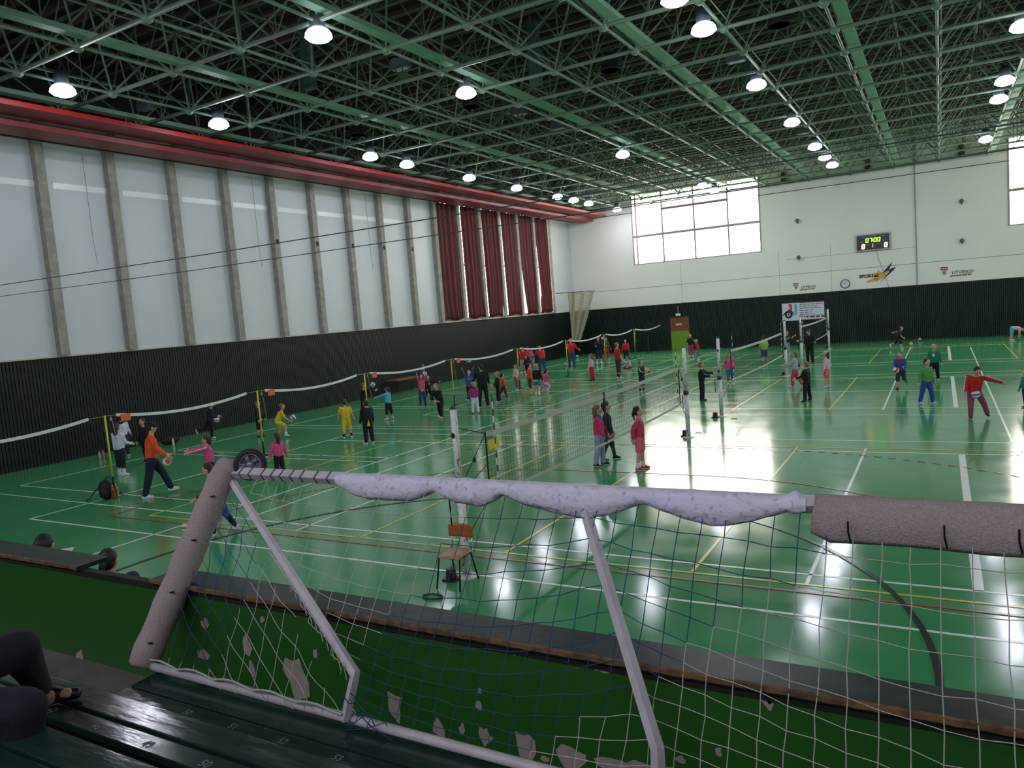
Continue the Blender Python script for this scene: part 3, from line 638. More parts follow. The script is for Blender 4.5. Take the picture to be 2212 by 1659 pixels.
o = obj('backrest', mb.grid(Pg), ply, t, True); md = o.modifiers.new('thickness', 'SOLIDIFY'); md.thickness = .012
for sx in (-1, 1):
    obj('leg', MB().tube([(sx*.17, -.16, .44), (sx*.19, -.25, .0)], .012, 8), blackp, t, True)
    obj('leg', MB().tube([(sx*.17, .14, .44), (sx*.19, .26, .0)], .012, 8), blackp, t, True)
    obj('back_upright', MB().tube([(sx*.17, .0, .435), (sx*.17, .17, .46), (sx*.17, .21, .52), (sx*.16, .205, .74)], .011, 8), mat('chrome_tube', (.55,.55,.55), .25, .9), t, True)
mb = MB()
for a, b in (((-.17, -.16, .435), (.17, -.16, .435)), ((-.17, .14, .435), (.17, .14, .435)), ((-.17, -.16, .435), (-.17, .14, .435)), ((.17, -.16, .435), (.17, .14, .435))): mb.tube([a, b], .011, 6)
obj('seat_frame', mb, blackp, t)
q = onz(935, 1291); t = thing('rubber_loop', 'small dark loop lying on the floor before the wooden chair', 'loop', q)
obj('ring', MB().tube([(.11*cos(a*pi/8)*1.4, .09*sin(a*pi/8), .015) for a in range(17)], .012, 6), mat('dark_blue_rubber', (.10,.12,.20), .6), t)
for i, (px, py) in enumerate([(1585, 905), (1508, 936)]):
    q = onz(px, py); o = obj('floor_hook', MB().tube([(-.08, 0, .01), (0, .02, .02), (.1, 0, .01)], .01, 5), blackp, None, loc=q); tag(o, ['small dark hook on the floor right of the second net post', 'small dark hook on the bright floor beside the far post of the nearest net'][i], 'hook')
# ------------------------------------------------------------------ the stand: stepped floor, benches, parapet
stand_floor = mat('grey_flaked_floor', (.36,.35,.33), .7, noise=.5, scale=2.5, bump=.15)
mb = MB()
for z, a, b in ((.85, 2.5, 3.8), (1.29, 1.67, 2.5), (1.73, .84, 1.67), (2.17, YN, .84)): mb.box((XL, a, 0), (XR, b, z))
struct('floor_stand', mb, stand_floor)
pg = mat('dark_green_parapet', (.13,.33,.09), .42, noise=.35, scale=.8, col2=(.10,.28,.11))
pw = struct('wall_parapet', MB().box((XL, 3.8, 0), (XR, 3.93, 1.70)), pg)
flake = mat('bare_plaster_patch', (.56,.52,.49), .85, noise=.2, scale=20)
mb = MB(); rr = random.Random(11)
def patch(px, py, w, h, sh=0):
    c = ony(px, py, 3.8); n = 11
    poly = []
    for k in range(n):
        a = 2*pi*k/n; r_ = 1+rr.uniform(-.42, .25); poly.append((w*cos(a)*r_+sh*h*sin(a), h*sin(a)*r_))
    mb.prism(poly, lambda u, v, ww: (c.x+u, 3.8-.003*ww/.003, c.z+v), .003)
for a in [(172, 1432, .075, .13, .2), (445, 1348, .05, .05), (440, 1412, .09, .05), (536, 1400, .05, .09), (640, 1468, .12, .17), (567, 1338, .03, .025), (682, 1412, .03, .04), (545, 1445, .04, .06), (853, 1528, .07, .13), (948, 1575, .05, .07), (1000, 1576, .025, .04), (1048, 1592, .05, .07), (1135, 1622, .08, .13), (1240, 1640, .10, .09), (1036, 1492, .018, .018), (1034, 1524, .025, .03), (1297, 1440, .05, .04), (1665, 1505, .06, .04), (1660, 1520, .03, .04), (985, 1378, .02, .03), (1110, 1405, .02, .03), (1330, 1655, .14, .06), (1420, 1668, .2, .05), (1552, 1622, .02, .03), (1470, 1640, .03, .03), (760, 1545, .05, .06), (1178, 1640, .03, .02), (100, 1462, .10, .03), (250, 1470, .07, .04)]: patch(*a)
obj('plaster_patch', mb, flake, pw)
obj('brown_skirting', MB().box((-5.0, 3.78, .85), (XR, 3.8, .98)), mat('dark_brown_skirting', (.16,.10,.07), .6), pw)
cap_g = mat('worn_green_rail', (.07,.15,.12), .36, noise=.6, scale=5, col2=(.16,.22,.19), lo=.5, hi=.75, bump=.2, spec=.12)
bare = mat('bare_wood_edge', (.42,.30,.19), .7, noise=.6, scale=14, col2=(.12,.09,.07))
edge_x = ony(185, 1215, 3.85).x; e2 = ony(342, 1250, 3.85).x
for nm, x0, x1, lab in (('parapet_rail', XL, edge_x, 'worn grey rail board on the parapet, before the gap, two heads behind it'), ('parapet_rail', e2, XR, 'worn dark green rail board on the parapet, running past the goal')):
    t = thing(nm, lab, 'rail', (0, 0, 0), 'rail boards on the parapet')
    obj('board', MB().box((x0, 3.765, 1.735), (x1, 4.06, 1.775)), cap_g, t)
    mb = MB(); x = x0; r2 = random.Random(5); Pp = []
    while x < x1:
        d_ = r2.uniform(.0, .012); Pp.append([(x, 3.765-.004, 1.74+r2.uniform(0, .01)), (x, 3.765-.004, 1.772), (x, 3.768+d_, 1.778)]); x += .06
    Pp.append([(x1, 3.761, 1.74), (x1, 3.761, 1.772), (x1, 3.77, 1.778)])
    o = obj('bare_edge', mb.grid(Pp), bare, t); md = o.modifiers.new('t', 'SOLIDIFY'); md.thickness = .003
o = struct('trim_40', MB().box((XL, 3.79, 1.685), (XR, 3.86, 1.735)), mat('black_rail_bed', (.05,.045,.04), .7)); o['label'] = 'dark bed strip on top of the parapet'
bench_g = mat('glossy_dark_green_bench', (.10,.18,.17), .15, noise=.6, scale=6, col2=(.16,.25,.24), lo=.45, hi=.8, bump=.12, stretch=(.6,3,3), spec=.6)
num_paint = mat('faded_white_number', (.38,.44,.44), .6, noise=.5, scale=60)
def bench(label, x0, x1, z, planks, n0, nx0, step, ny, cnt):
    t = thing('bench', label, 'bench', (0, 0, z), 'green benches of the stand')
    for a, b in planks:
        mb = MB(); mb.box((x0, a, -.045), (x1, b, 0)); o = obj('plank', mb, bench_g, t); md = o.modifiers.new('b', 'BEVEL'); md.width = .006; md.segments = 2
    ya, yb = planks[0][0], planks[-1][1]
    x = x0+.25; 
    while x < x1:
        mb = MB().box((x-.03, ya+.02, -.40), (x+.03, yb-.02, -.045)); obj('support', mb, blackp, t); x += 1.6
    obj('riser_board', MB().box((x0, ya+.05, -.40), (x1, ya+.08, -.05)), mat('black_riser', (.035,.035,.035), .7), t)
    mb = MB()
    for k in range(cnt): textmb(mb, str(n0+k), .075, lambda u, v, w, k=k: (nx0+step*k+u*.95, ny+v-.02, w), .0015, bold=.002)
    obj('seat_number', mb, num_paint, t)
    return t
bench('front green bench under the white goal bar, two planks with seat numbers', -5.38, 9, 1.20, [(3.03, 3.18), (3.21, 3.46)], 49, -5.04, .46, 3.10, 12)
bench('second green bench from the parapet, shining beside a dark shadow', -12, 9, 1.69, [(2.165, 2.285), (2.315, 2.49)], 46, -4.98, .45, 2.21, 14)
bench('third green bench from the parapet, at the bottom corner of the view', -12, 9, 2.13, [(1.33, 1.48), (1.50, 1.66)], 44, -4.4, .45, 1.38, 12)
# ------------------------------------------------------------------ padded goal lying against the parapet
foam = mat('grey_brown_foam', (.60,.55,.54), .95, noise=.5, scale=90, col2=(.48,.43,.42), bump=.5)
goal_w = mat('white_goal_tube', (.70,.68,.70), .45, noise=.25, scale=9, col2=(.55,.50,.50))
goal = thing('goal', 'white goal with padded post and net, leaning on the parapet', 'goal', (0, 0, 0))
B = V((-5.46, 3.40, 1.262)); T = V((-5.43, 4.34, 2.585)); XR_ = 1.25
obj('crossbar', MB().obox(((T.x+XR_)/2, T.y, T.z), ((XR_-T.x)/2, 0, 0), (0, .03, .022), (0, -.02, .027)), goal_w, goal)
obj('ground_bar', MB().tube([(B.x, B.y, B.z), (XR_, B.y+.05, B.z-.045)], .033, 12), goal_w, goal, True)
mb = MB(); N = 14; P = []
a_, b_ = V((B.x-.02, B.y-.02, B.z+.0)), V((T.x-.02, T.y, T.z+.03)); dd_ = (b_-a_).normalized()
pr = [a_+(b_-a_)*(i/N) for i in range(N+1)]; rad = [.115+.006*sin(i*1.9) for i in range(N+1)]; rad[0] = .105; rad[-1] = .10; rad[-2] = .118
pr.append(b_+dd_*.05); rad.append(.06); pr.insert(0, a_-dd_*.02); rad.insert(0, .08)
obj('post_padding', MB().tube(pr, rad, 18), foam, goal, True)
mb = MB()
for q in (.12, .36, .62, .85):
    c = a_+(b_-a_)*q; mb.obox(c+V((.08, -.09, .02)), (.03, .0, .004), (0, .008, 0), (0, 0, .005))
obj('cable_tie', mb, blackp, goal)
obj('post_tube', MB().obox((a_+b_)/2+V((.02, 0, 0)), (.03, 0, 0), (b_-a_)*.5, dd_.cross(V((1,0,0)))*.03), goal_w, goal)
bR = V((XR_, B.y+.05, B.z-.045)); tR = V((XR_, T.y, T.z)); obj('post_padding', MB().tube([bR, bR+(tR-bR)*.5, tR], .11, 16), foam, goal, True)
# corner padding return along the crossbar
obj('corner_padding', MB().tube([b_+V((-.03, 0, 0)), b_+V((.06, .0, .0)), b_+V((.12, 0, -.02))], [.10, .085, .05], 14), foam, goal, True)
# stays: a straight square tube with a short kick at the foot
k1 = ony(768, 1455, 3.42); f1 = ony(745, 1556, 3.37); t1 = ony(503, 1042, 4.30)
k2 = ony(1420, 1618, 3.42); f2 = ony(1424, 1720, 3.36); t2 = ony(1262, 1095, 4.32)
for a, b, c, w in ((t1, k1, f1, .032), (t2, k2, f2, .036)): obj('stay', MB().tube([a, a+(b-a)*.9, b, b+(c-b)*.15, c], w, 4, True, pi/4+.5), goal_w, goal)
# foam half pipe hanging on the right part of the crossbar
xa = ony(1762, 1095, 4.34).x; P = []
for i in range(25):
    x = xa+(XR_-xa)*i/24; row = []
    drop = .19 if i else .14
    for j in range(15):
        s = j/14; ang = pi*1.05*s
        if s < .5: row.append((x, T.y-.055*sin(ang*1.0)*1.0+.02-.03*s, T.z+.045*cos(ang)+.012))
        else:
            q = (s-.5)*2; row.append((x-.02*q*(i == 0), T.y-.085-.02*sin(q*pi)+.012*sin(i*.9), T.z+.01-drop*q-.008*sin(i*.7+1)*q))
    P.append(row)
o = obj('crossbar_padding', MB().grid(P), foam, goal, True); md = o.modifiers.new('t', 'SOLIDIFY'); md.thickness = .022
mb = MB()
for px, py in ((1832, 1150), (2040, 1160), (2202, 1170)):
    q = ony(px, py, T.y-.12); mb.tube([q+V((0, 0, .06)), q, q+V((.012, 0, -.06))], .005, 5)
obj('cable_tie', mb, blackp, goal)
mb = MB(); c = ony(1800, 1128, T.y-.05); mb.ell(c+V((.02, .02, -.045)), .085, .02, .035, 12, 8); obj('torn_lining', mb, mat('white_wadding', (.68,.66,.68), .9), goal, True)
# white cloth wrapped round the crossbar, tied in sagging lengths
ties = [ony(px, 1060, T.y).x for px in (733, 945, 1090, 1392, 1700, 1742)]; bel = [.115, .10, .12, .105, .02]; P = []
for k in range(5):
    a, b = ties[k], ties[k+1]; n = 14 if k < 4 else 4
    for i in range(n+(k == 4)):
        s = i/n; x = a+(b-a)*s; pw_ = sin(pi*s)**.75 if 0 < s < 1 else 0; row = []
        if k == 4: pw_ *= .4
        up = .040+.010*pw_+.006*sin(x*23)+(.035*max(0, 1-abs(x-(ties[4]+.04))/.04) if k >= 3 else 0)
        for j in range(16):
            w = 2*pi*j/16; zz = sin(w); yy = cos(w)
            rz = up if zz > 0 else (.045+bel[k]*pw_*(1+.12*sin(s*9+k)))
            wr = .005*sin(w*5+x*31)+.004*sin(w*3-x*57)+.006*pw_*sin(w*7+s*5+k)*(zz < .2)
            row.append((x, T.y+(yy*(.052+.014*pw_)+wr)-(.02*pw_ if zz < 0 else 0), T.z+zz*rz+wr))
        P.append(row)
cw = obj('cloth_wrap', MB().grid(P, True), mat('lilac_white_cloth', (.76,.755,.82), .9, noise=.75, scale=26, col2=(.44,.40,.42), lo=.56, hi=.74, bump=.6), goal, True)
sub = cw.modifiers.new('s', 'SUBSURF'); sub.levels = 1; sub.render_levels = 1
# dark tape marks on the bare stretch of crossbar
mb = MB()
for px in (525, 545, 572, 593, 612, 634, 656, 686, 713): x = ony(px, 1022, T.y).x; mb.obox((x, T.y-.001, T.z+.001), (.008, 0, 0), (0, .0315, .023), (.003, -.021, .0285))
obj('lashing', mb, mat('grey_lashing', (.28,.28,.36), .7), goal)
# transport wheel at the upper corner
wc = ony(541, 1003, 4.42); ax = (EYE-wc); ax = (V((ax.x*.55+.7, ax.y*.9, ax.z*.25))).normalized(); wX = ax.cross(V((0,0,1))).normalized(); wY = wX.cross(ax)
fr2 = (wX, wY, ax)
wh = obj('wheel', MB().lathe([(.095, -.035), (.125, -.045), (.138, -.025), (.138, .025), (.125, .045), (.095, .035)], wc, 36, fr2, False), mat('black_rubber_tyre', (.07,.07,.08), .7), goal, True)
mb = MB().lathe([(.098, .0), (.098, .03), (.085, .034), (.085, .012)], wc, 30, fr2); mb.lathe([(.028, -.05), (.028, .05), (.018, .056)], wc, 14, fr2)
for k in range(5):
    a = 2*pi*k/5
    for e in (-.12, .12): d_ = wX*cos(a+e)+wY*sin(a+e); mb.tube([wc+d_*.02+ax*.03, wc+d_*.09+ax*.025], .008, 5)
obj('rim', mb, mat('grey_plastic_rim', (.46,.47,.52), .35, .3), wh, True)
mb = MB().tube([wc-ax*.05, wc-ax*.09, T+V((.03, .0, .02))], .016, 6); mb.tube([T+V((.02, .01, .03)), T+V((.14, .03, .055)), wc-ax*.07], .02, 6); obj('axle_bracket', mb, mat('grey_axle', (.40,.38,.40), .5, .4), goal)
# goal net: one sheet between crossbar and ground bar, hanging between the stays
DN = (B-T).normalized()
def netp(u, v):
    """u metres along the bar, v 0 (crossbar) .. 1 (ground bar)"""
    x = T.x+.1+u
    p = V((x, T.y+(B.y+.03-T.y)*v, T.z-.03+(B.z+.02-T.z)*v))
    s1 = t1.x+(k1.x-t1.x)*v; s2 = t2.x+(k2.x-t2.x)*v
    if x < s1: g = 0.0
    elif x < s2: q = (x-s1)/(s2-s1); g = (4*q*(1-q))**.8*.30
    else: q = min(1, (x-s2)/1.7); g = q**.8*.42
    p += DN*(g*sin(pi*min(1, v*1.0)**.85)*(.75+.25*v)); p.y -= .03*sin(pi*v)
    return p
netr = random.Random(9); NU, NV = 48, 12; Lx = XR_-T.x-.15
grid_ = [[netp(Lx*i/NU, j/NV)+V((netr.uniform(-.008, .008), netr.uniform(-.006, .006), netr.uniform(-.01, .01))) for j in range(NV+1)] for i in range(NU+1)]
mbn = MB()
def inside(i, j): return grid_[i][j].x > t1.x+(k1.x-t1.x)*j/NV
def isblue(p):
    """which cords of the patched net are blue: a broad slanting band of the sheet"""
    v = (T.z-p.z)/(T.z-B.z)
    return -2.75-.9*v < p.x < -.25-1.85*v
def thread(pts):
    for a, b in zip(pts[:-1], pts[1:]):
        mbn.cur = 1 if isblue((a+b)/2) else 0; mbn.tube([a, b], .0028, 4, False)
for i in range(NU+1):
    thread([grid_[i][j] for j in range(NV+1) if inside(i, j)])
for j in range(1, NV+1):
    thread([grid_[i][j] for i in range(NU+1) if inside(i, j)])
# side panel of the net, between padded post and first stay: slanting meshes
def sidep(a, b): return B+(T-B)*a+(f1-B)*b
def clipd(n, dirs):
    for k in range(n):
        pts = []
        for q in range(33):
            a, b = dirs(k, q/32)
            if a >= -.01 and b >= -.01 and a+b <= 1.0: pts.append(sidep(a, b)+V((.01*sin(q*.7+k), -.02*sin(pi*min(1, max(0, b)))+.008*sin(q+k*2), .008*cos(q*.9+k)-.05*b*(1-a-b))))
        if len(pts) > 1:
            for a, b in zip(pts[:-1], pts[1:]):
                m_ = (a+b)/2; mbn.cur = 1 if (m_.x-B.x) < .75+.1*(m_.z-B.z) and m_.z > B.z+.06 else 0; mbn.tube([a, b], .0028, 4, False)
clipd(13, lambda k, q: (1.0-q*1.0, -.02+k*.078+q*.16-.10))
clipd(16, lambda k, q: (-.25+k*.085-(q-.5)*.75+.2, q*1.0))
rope = [B+(f1-B)*(i/20)+V((0, -.02, .04+.035*abs(sin(i*.8)))) for i in range(21)]
mbn.cur = 0; mbn.tube(rope, .008, 5)
mbn.cur = 1
for i in range(15):
    c = f1+V((.02+.02*i+netr.uniform(-.05, .05), netr.uniform(-.05, .03), netr.uniform(.0, .22)*max(.15, 1-i/22))); d_ = V((netr.uniform(-.1, .2), netr.uniform(-.03, .03), netr.uniform(-.09, .06)))
    mbn.tube([c-d_, c+V((0, 0, -.02)), c+d_], .003, 4, False)
mbn.cur = 0
for i in range(14):
    s = i/14; c = t1+(k1-t1)*(.45+.55*s); mbn.tube([c+V((-.05*(1-s)-.02, -.03, .02)), c+V((.04, -.045, -.05)), c+V((.05, -.04, -.15))], .004, 4, False)
nm_ = [mat('white_net_cord', (.62,.64,.58), .8), mat('blue_net_cord', (.09,.22,.36), .8)]
obj('net', mbn, nm_, goal)
# ------------------------------------------------------------------ bag and bottles by the first pole
q = onz(232, 1078); t = thing('rucksack', 'black rucksack on the floor at the foot of the first yellow pole', 'bag', q, rz=.4)
mb = MB(); mb.ell((0, 0, .24), .19, .14, .25, 16, 10); mb.ell((.02, -.10, .17), .14, .08, .14, 12, 8); o = obj('body', mb, mat('black_nylon', (.06,.06,.07), .7), t, True)
mb = MB(); mb.tube([(-.08, .1, .46), (-.04, .12, .53), (.04, .12, .53), (.08, .1, .46)], .012, 6); mb.tube([(-.15, .05, .36), (-.3, -.02, .2), (-.42, -.08, .03), (-.5, -.1, .015)], .014, 6); obj('strap', mb, mat('black_webbing', (.04,.04,.05), .8), t, True)
def bottle(px, py, col, lab, h=.28):
    q = onz(px, py); t = thing('drink_bottle', lab, 'bottle', q, 'drink bottles on the floor'); s = h/.28
    obj('body', MB().lathe([(.0, 0), (.038*s, .0), (.04*s, .02*s), (.04*s, .17*s), (.03*s, .215*s), (.014*s, .24*s), (.014*s, .255*s)], n=14, cap=False), mat('bottle_'+lab.split()[0], col, .15), t, True)
    obj('cap', MB().lathe([(.017*s, .25*s), (.017*s, .28*s)], n=12), mat('bottle_cap', (.85,.55,.40), .4), t)
    return t
bottle(246, 1078, (.50,.22,.12), 'amber bottle touching the black rucksack', .34); bottle(253, 1074, (.55,.50,.32), 'pale bottle behind the amber one, beside the rucksack', .34)
bottle(216, 992, (.62,.62,.60), 'clear bottle by the slatted wall, first of a pair', .28); bottle(224, 990, (.66,.42,.28), 'orange bottle by the slatted wall, second of a pair', .28)
q = onz(368, 960); t = thing('sports_bag', 'dark sports bag lying against the slatted wall behind the man', 'bag', q, rz=1.2); mb = MB(); mb.ell((0, 0, .15), .34, .17, .15, 16, 8); obj('body', mb, mat('dark_sports_bag', (.12,.09,.11), .8), t, True); obj('handle', MB().tube([(-.15, 0, .27), (-.08, 0, .36), (.08, 0, .36), (.15, 0, .27)], .012, 6), mat('black_webbing', (.04,.04,.05), .8), t)
bottle(375, 963, (.80,.74,.55), 'yellowish bottle beside the dark sports bag', .30)
# ------------------------------------------------------------------ people
SKIN = mat('skin', (.80,.60,.50), .55, noise=.15, scale=20, col2=(.72,.50,.41)); EYE_M = mat('dark_eye', (.08,.06,.05), .3); LIP = mat('lips', (.62,.33,.31), .5)
HAIRC = {'brown': (.22,.15,.11), 'dark': (.10,.075,.06), 'blond': (.66,.55,.38), 'fair': (.48,.36,.24), 'grey': (.42,.40,.38), 'red': (.36,.20,.12)}
K = {'black': (.06,.06,.07), 'navy': (.09,.11,.20), 'white': (.84,.85,.90), 'pink': (.86,.32,.52), 'hotpink': (.88,.20,.40), 'red': (.78,.12,.12), 'orange': (.92,.33,.12), 'yellow': (.84,.74,.14), 'turq': (.30,.72,.80),
     'blue': (.16,.32,.66), 'jeans': (.18,.24,.40), 'grey': (.56,.58,.66), 'lilac': (.62,.63,.74), 'green': (.06,.46,.36), 'lime': (.58,.80,.36), 'leaf': (.34,.60,.30), 'plum': (.62,.25,.38), 'fuchsia': (.60,.16,.40), 'palepink': (.88,.70,.74),
     'maroon': (.42,.13,.14), 'teal': (.14,.50,.56), 'purple': (.26,.20,.50), 'sock': (.86,.86,.88), 'brown': (.28,.16,.12), 'neon': (.58,.78,.12), 'dkgrey': (.20,.21,.23), 'royal': (.18,.28,.62), 'rose': (.82,.24,.36), 'lightrose': (.90,.42,.48), 'lightgrey': (.66,.70,.76)}
def live_remesh(o, vox, it=2, fac=.5):
    m = o.modifiers.new('skin', 'REMESH'); m.mode = 'VOXEL'; m.voxel_size = vox; m.use_smooth_shade = True
    if it: s = o.modifiers.new('smooth', 'SMOOTH'); s.iterations = it; s.factor = fac
def rotz(v, a): c, s = cos(a), sin(a); return V((v.x*c-v.y*s, v.x*s+v.y*c, v.z))
PEOPLE = {}
def human(key, label, base, top, phi, shirt, pants, shoes='white', hair='brown', style='short', sleeve='long', plen='long', H=None, lean=0, side=0, twist=0, head=(0, 0),
          aL=(8, 10, 12), aR=(8, 10, 12), lL=(2, 4, 4), lR=(-2, 4, 4), inL=0, inR=0, sock=None, group='children playing in the hall', cat=None, stripe=None, emblem=None, hem=None, band=None, collar=None, sit=None, wide=1.0, lift=0, dy=0, kneel=0):
    G = onz(*base); G = V((G.x, G.y+dy, 0))
    if H is None:
        lo, hi = .4, 3.0
        for _ in range(40):
            m_ = (lo+hi)/2
            if topx(G+V((0, 0, m_)))[1] > top: lo = m_
            else: hi = m_
        H = lo
    big = 1622*H/(G-EYE).length
    adult = H > 1.52
    hh = H/(7.3 if adult else 6.5)
    d = V((G.x-EYE.x, G.y-EYE.y, 0)).normalized(); rg = V((d.y, -d.x, 0)); ph = R(phi)
    F = (-d*cos(ph)+rg*sin(ph)).normalized(); yaw = math.atan2(F.y, F.x)-pi/2
    # --- skeleton in local space (x right, y forward, z up), hips at the origin
    le, si = R(lean), R(side)
    t = V((sin(si), sin(le)*cos(si), cos(le)*cos(si))); tw = R(twist)
    rx = V((cos(tw), sin(tw), 0)); rx = (rx-t*rx.dot(t)).normalized(); ff = t.cross(rx)
    Lt = (.295 if adult else .285)*H; sw = (.118 if adult else .112)*H*wide; hw = .052*H*wide
    hip = V((0, 0, 0)); chest = hip+t*Lt*.72; sh = hip+t*Lt
    neck = sh+t*.035*H
    def limb(p, s, o, up, fw, rt):   # direction from pitch p (0 down, 90 forward, 180 up) and splay s
        p, s = R(p), R(s); return (-up*cos(p)*cos(s)+fw*sin(p)*cos(s)+rt*o*sin(s)).normalized()
    arms = []
    for o, (p, s, b), inw in ((-1, aL, inL), (1, aR, inR)):
        s0 = sh+rx*(o*sw)-t*.012*H; u = limb(p, s, o, t, ff, rx); e = s0+u*.165*H
        v = limb(p+b, s-inw, o, t, ff, rx); w = e+v*.14*H; arms.append((o, s0, e, w, v, u))
    legs = []; UP = V((0,0,1)); FW = V((0,1,0)); RT = V((1,0,0))
    th = (.245 if adult else .235)*H; shn = (.235 if adult else .222)*H
    for o, (p, s, b) in ((-1, lL), (1, lR)):
        h0 = hip+RT*(o*hw)-UP*.02*H; u = limb(p, s, o, UP, FW, RT); k = h0+u*th; v = limb(p-b, s*.6, o, UP, FW, RT); a = k+v*shn
        fo = (V((0, -v.z, v.y)) if abs(v.y) > .45 else FW).normalized(); legs.append([o, h0, k, a, fo, v])
    low = min(l[3].z for l in legs); ank = .045*H
    for l in legs:
        if l[3].z < low+.05*H: l[4] = (FW+RT*(l[0]*.25)).normalized()
    dz = (ank-low) if sit is None else sit
    pl = [l for l in legs if l[3].z < low+.06*H]; anc = sum(((l[3]+l[4]*.05*H) for l in pl), V((0,0,0)))/len(pl)
    if sit is not None: anc = V((0, 0, 0))
    off = V((-anc.x, -anc.y, dz+lift))
    def A(p): return p+off
    hip, chest, sh, neck = A(hip), A(chest), A(sh), A(neck)
    arms = [(o, A(a), A(b), A(c), v, u) for o, a, b, c, v, u in arms]; legs = [(o, A(a), A(b), A(c), fo, v) for o, a, b, c, fo, v in legs]
    hy_, hp = R(head[0]), R(head[1])
    hf = (ff*cos(hy_)+rx*sin(hy_)); hf = V((hf.x, hf.y, hf.z*.4)).normalized(); hu = V((0,0,1)); hu = (hu*.75+t*.25); hu = (hu-hf*hu.dot(hf)).normalized()
    hf, hu = hf*cos(hp)-hu*sin(hp), hu*cos(hp)+hf*sin(hp); hr = hf.cross(hu)
    hc = neck+t*.012*H+hu*hh*.56+hf*.06*hh
    # --- body
    b = MB(); near = big > 85
    b.cap2(hip-RT*.035*H*wide, .066*H*wide, hip+RT*.035*H*wide, .066*H*wide)
    for o in (-1, 1): b.cap2(hip+RT*(o*.03*H*wide)+t*.03*H, .06*H*wide, chest+rx*(o*.045*H*wide), .068*H*wide); b.cap2(chest+rx*(o*.03*H), .06*H, sh+rx*(o*sw*.85)-t*.02*H, .036*H)
    b.cap2(sh-t*.01*H, .036*H, hc-hu*hh*.25, .030*H)
    fr = (hr, hf, hu)
    b.ell(hc, .36*hh, .43*hh, .5*hh, 14, 10, fr); b.ell(hc-hu*.26*hh+hf*.12*hh, .25*hh, .28*hh, .24*hh, 12, 8, fr)
    b.ell(hc+hf*.44*hh-hu*.07*hh, .055*hh, .085*hh, .09*hh, 8, 6, fr)
    for o in (-1, 1): b.ell(hc+hr*(o*.37*hh)-hu*.05*hh, .05*hh, .09*hh, .13*hh, 8, 6, fr)
    for o, s0, e, w, v, u in arms:
        b.cap2(s0, .031*H, e, .025*H); b.cap2(e, .026*H, w, .018*H)
        pf = v; side_ = pf.cross(rx*o if abs(pf.dot(rx)) < .9 else ff).normalized(); flat = side_.cross(pf).normalized()
        hl = .095*H; pc = w+pf*hl*.33
        b.ell(pc, .030*H, .014*H, .034*H, 10, 6, (side_, flat, pf))
        for i, (sx, L_, c_) in enumerate(((-1, .85, .3), (-.35, 1, .25), (.3, .95, .3), (.95, .72, .4))):
            r_ = .0068*H; q0 = pc+pf*hl*.26+side_*(sx*.020*H); q1 = q0+(pf+flat*-.15*o+side_*sx*.10).normalized()*hl*.30*L_; q2 = q1+(pf*(1-c_)-flat*c_*o).normalized()*hl*.22*L_
            b.cap2(q0, r_, q1, r_, 6); b.cap2(q1, r_, q2, r_*.85, 6)
        q0 = pc-pf*hl*.1+side_*-.024*H; q1 = q0+(pf*.55-side_*.8-flat*.2*o).normalized()*hl*.24; b.cap2(q0, .0085*H, q1, .0075*H, 6); b.cap2(q1, .0075*H, q1+(pf*.9-side_*.15).normalized()*hl*.2, .0065*H, 6)
    for o, h0, k, a, fo, v in legs:
        b.cap2(h0, .058*H, k, .038*H); b.cap2(k-V((0,0,0)), .037*H, k+(a-k)*.35-fo*.006*H, .036*H); b.cap2(k+(a-k)*.35-fo*.006*H, .036*H, a, .022*H)
        b.cap2(a-fo*.02*H-V((0,0,.018*H)), .022*H, a+fo*.085*H-v.normalized()*-.022*H, .018*H)
    root = obj('person', b, SKIN, None, True, (G.x, G.y, 0)); root.rotation_euler = (0, 0, yaw); live_remesh(root, .0095 if near else .014 if big > 45 else .018, 2, .4)
    tag(root, label, cat or ('man' if adult and 'man' in label else 'person' if adult else 'child'), group)
    vox = .012 if near else .017
    def part(name, mb, m, it=3):
        o = obj(name, mb, m, root, True); live_remesh(o, vox, it); return o
    # --- shirt or jacket
    g = .014*H if adult else .016*H; s = MB(); hemz = hip+t*.025*H
    for o in (-1, 1):
        s.cap2(hemz+RT*(o*.032*H*wide)+ff*.0, .066*H*wide+g, chest+rx*(o*.045*H*wide), .070*H*wide+g*.7); s.cap2(chest+rx*(o*.03*H), .062*H+g*.6, sh+rx*(o*sw*.88)-t*.02*H, .038*H+g*.5)
    s.cap2(sh-t*.015*H, .04*H+g*.3, sh+t*.012*H, .036*H)
    for o, s0, e, w, v, u in arms:
        if sleeve == 'none': continue
        if sleeve == 'long': s.cap2(s0, .033*H+g*.55, e, .027*H+g*.55); s.cap2(e, .028*H+g*.5, w-v*.01*H, .021*H+g*.45)
        else: s.cap2(s0, .033*H+g*.6, s0+(e-s0)*.72, .034*H+g*.6)
    sm = cloth(K[shirt]); part('shirt' if sleeve != 'long' else 'jacket', s, sm)
    if collar and collar[1]: c = MB().cap2(sh-t*.01*H, .052*H, sh+t*.022*H, .047*H); c.cap2(sh-rx*sw*.7-t*.012*H, .045*H+g*.5, sh+rx*sw*.7-t*.012*H, .045*H+g*.5); part('hood', c, cloth(K[collar[0]]))
    elif collar: obj('collar', MB().ell(sh+t*.004*H, .054*H, .052*H, .045*H, 14, 8, (rx, ff, t)), cloth(K[collar[0]]), root, True)
    if hem: hq = hip-V((0,0,.022*H)); c = MB().cap2(hq-RT*.032*H, .062*H+g, hq+RT*.032*H, .062*H+g); part('shirt_hem', c, cloth(K[hem]))
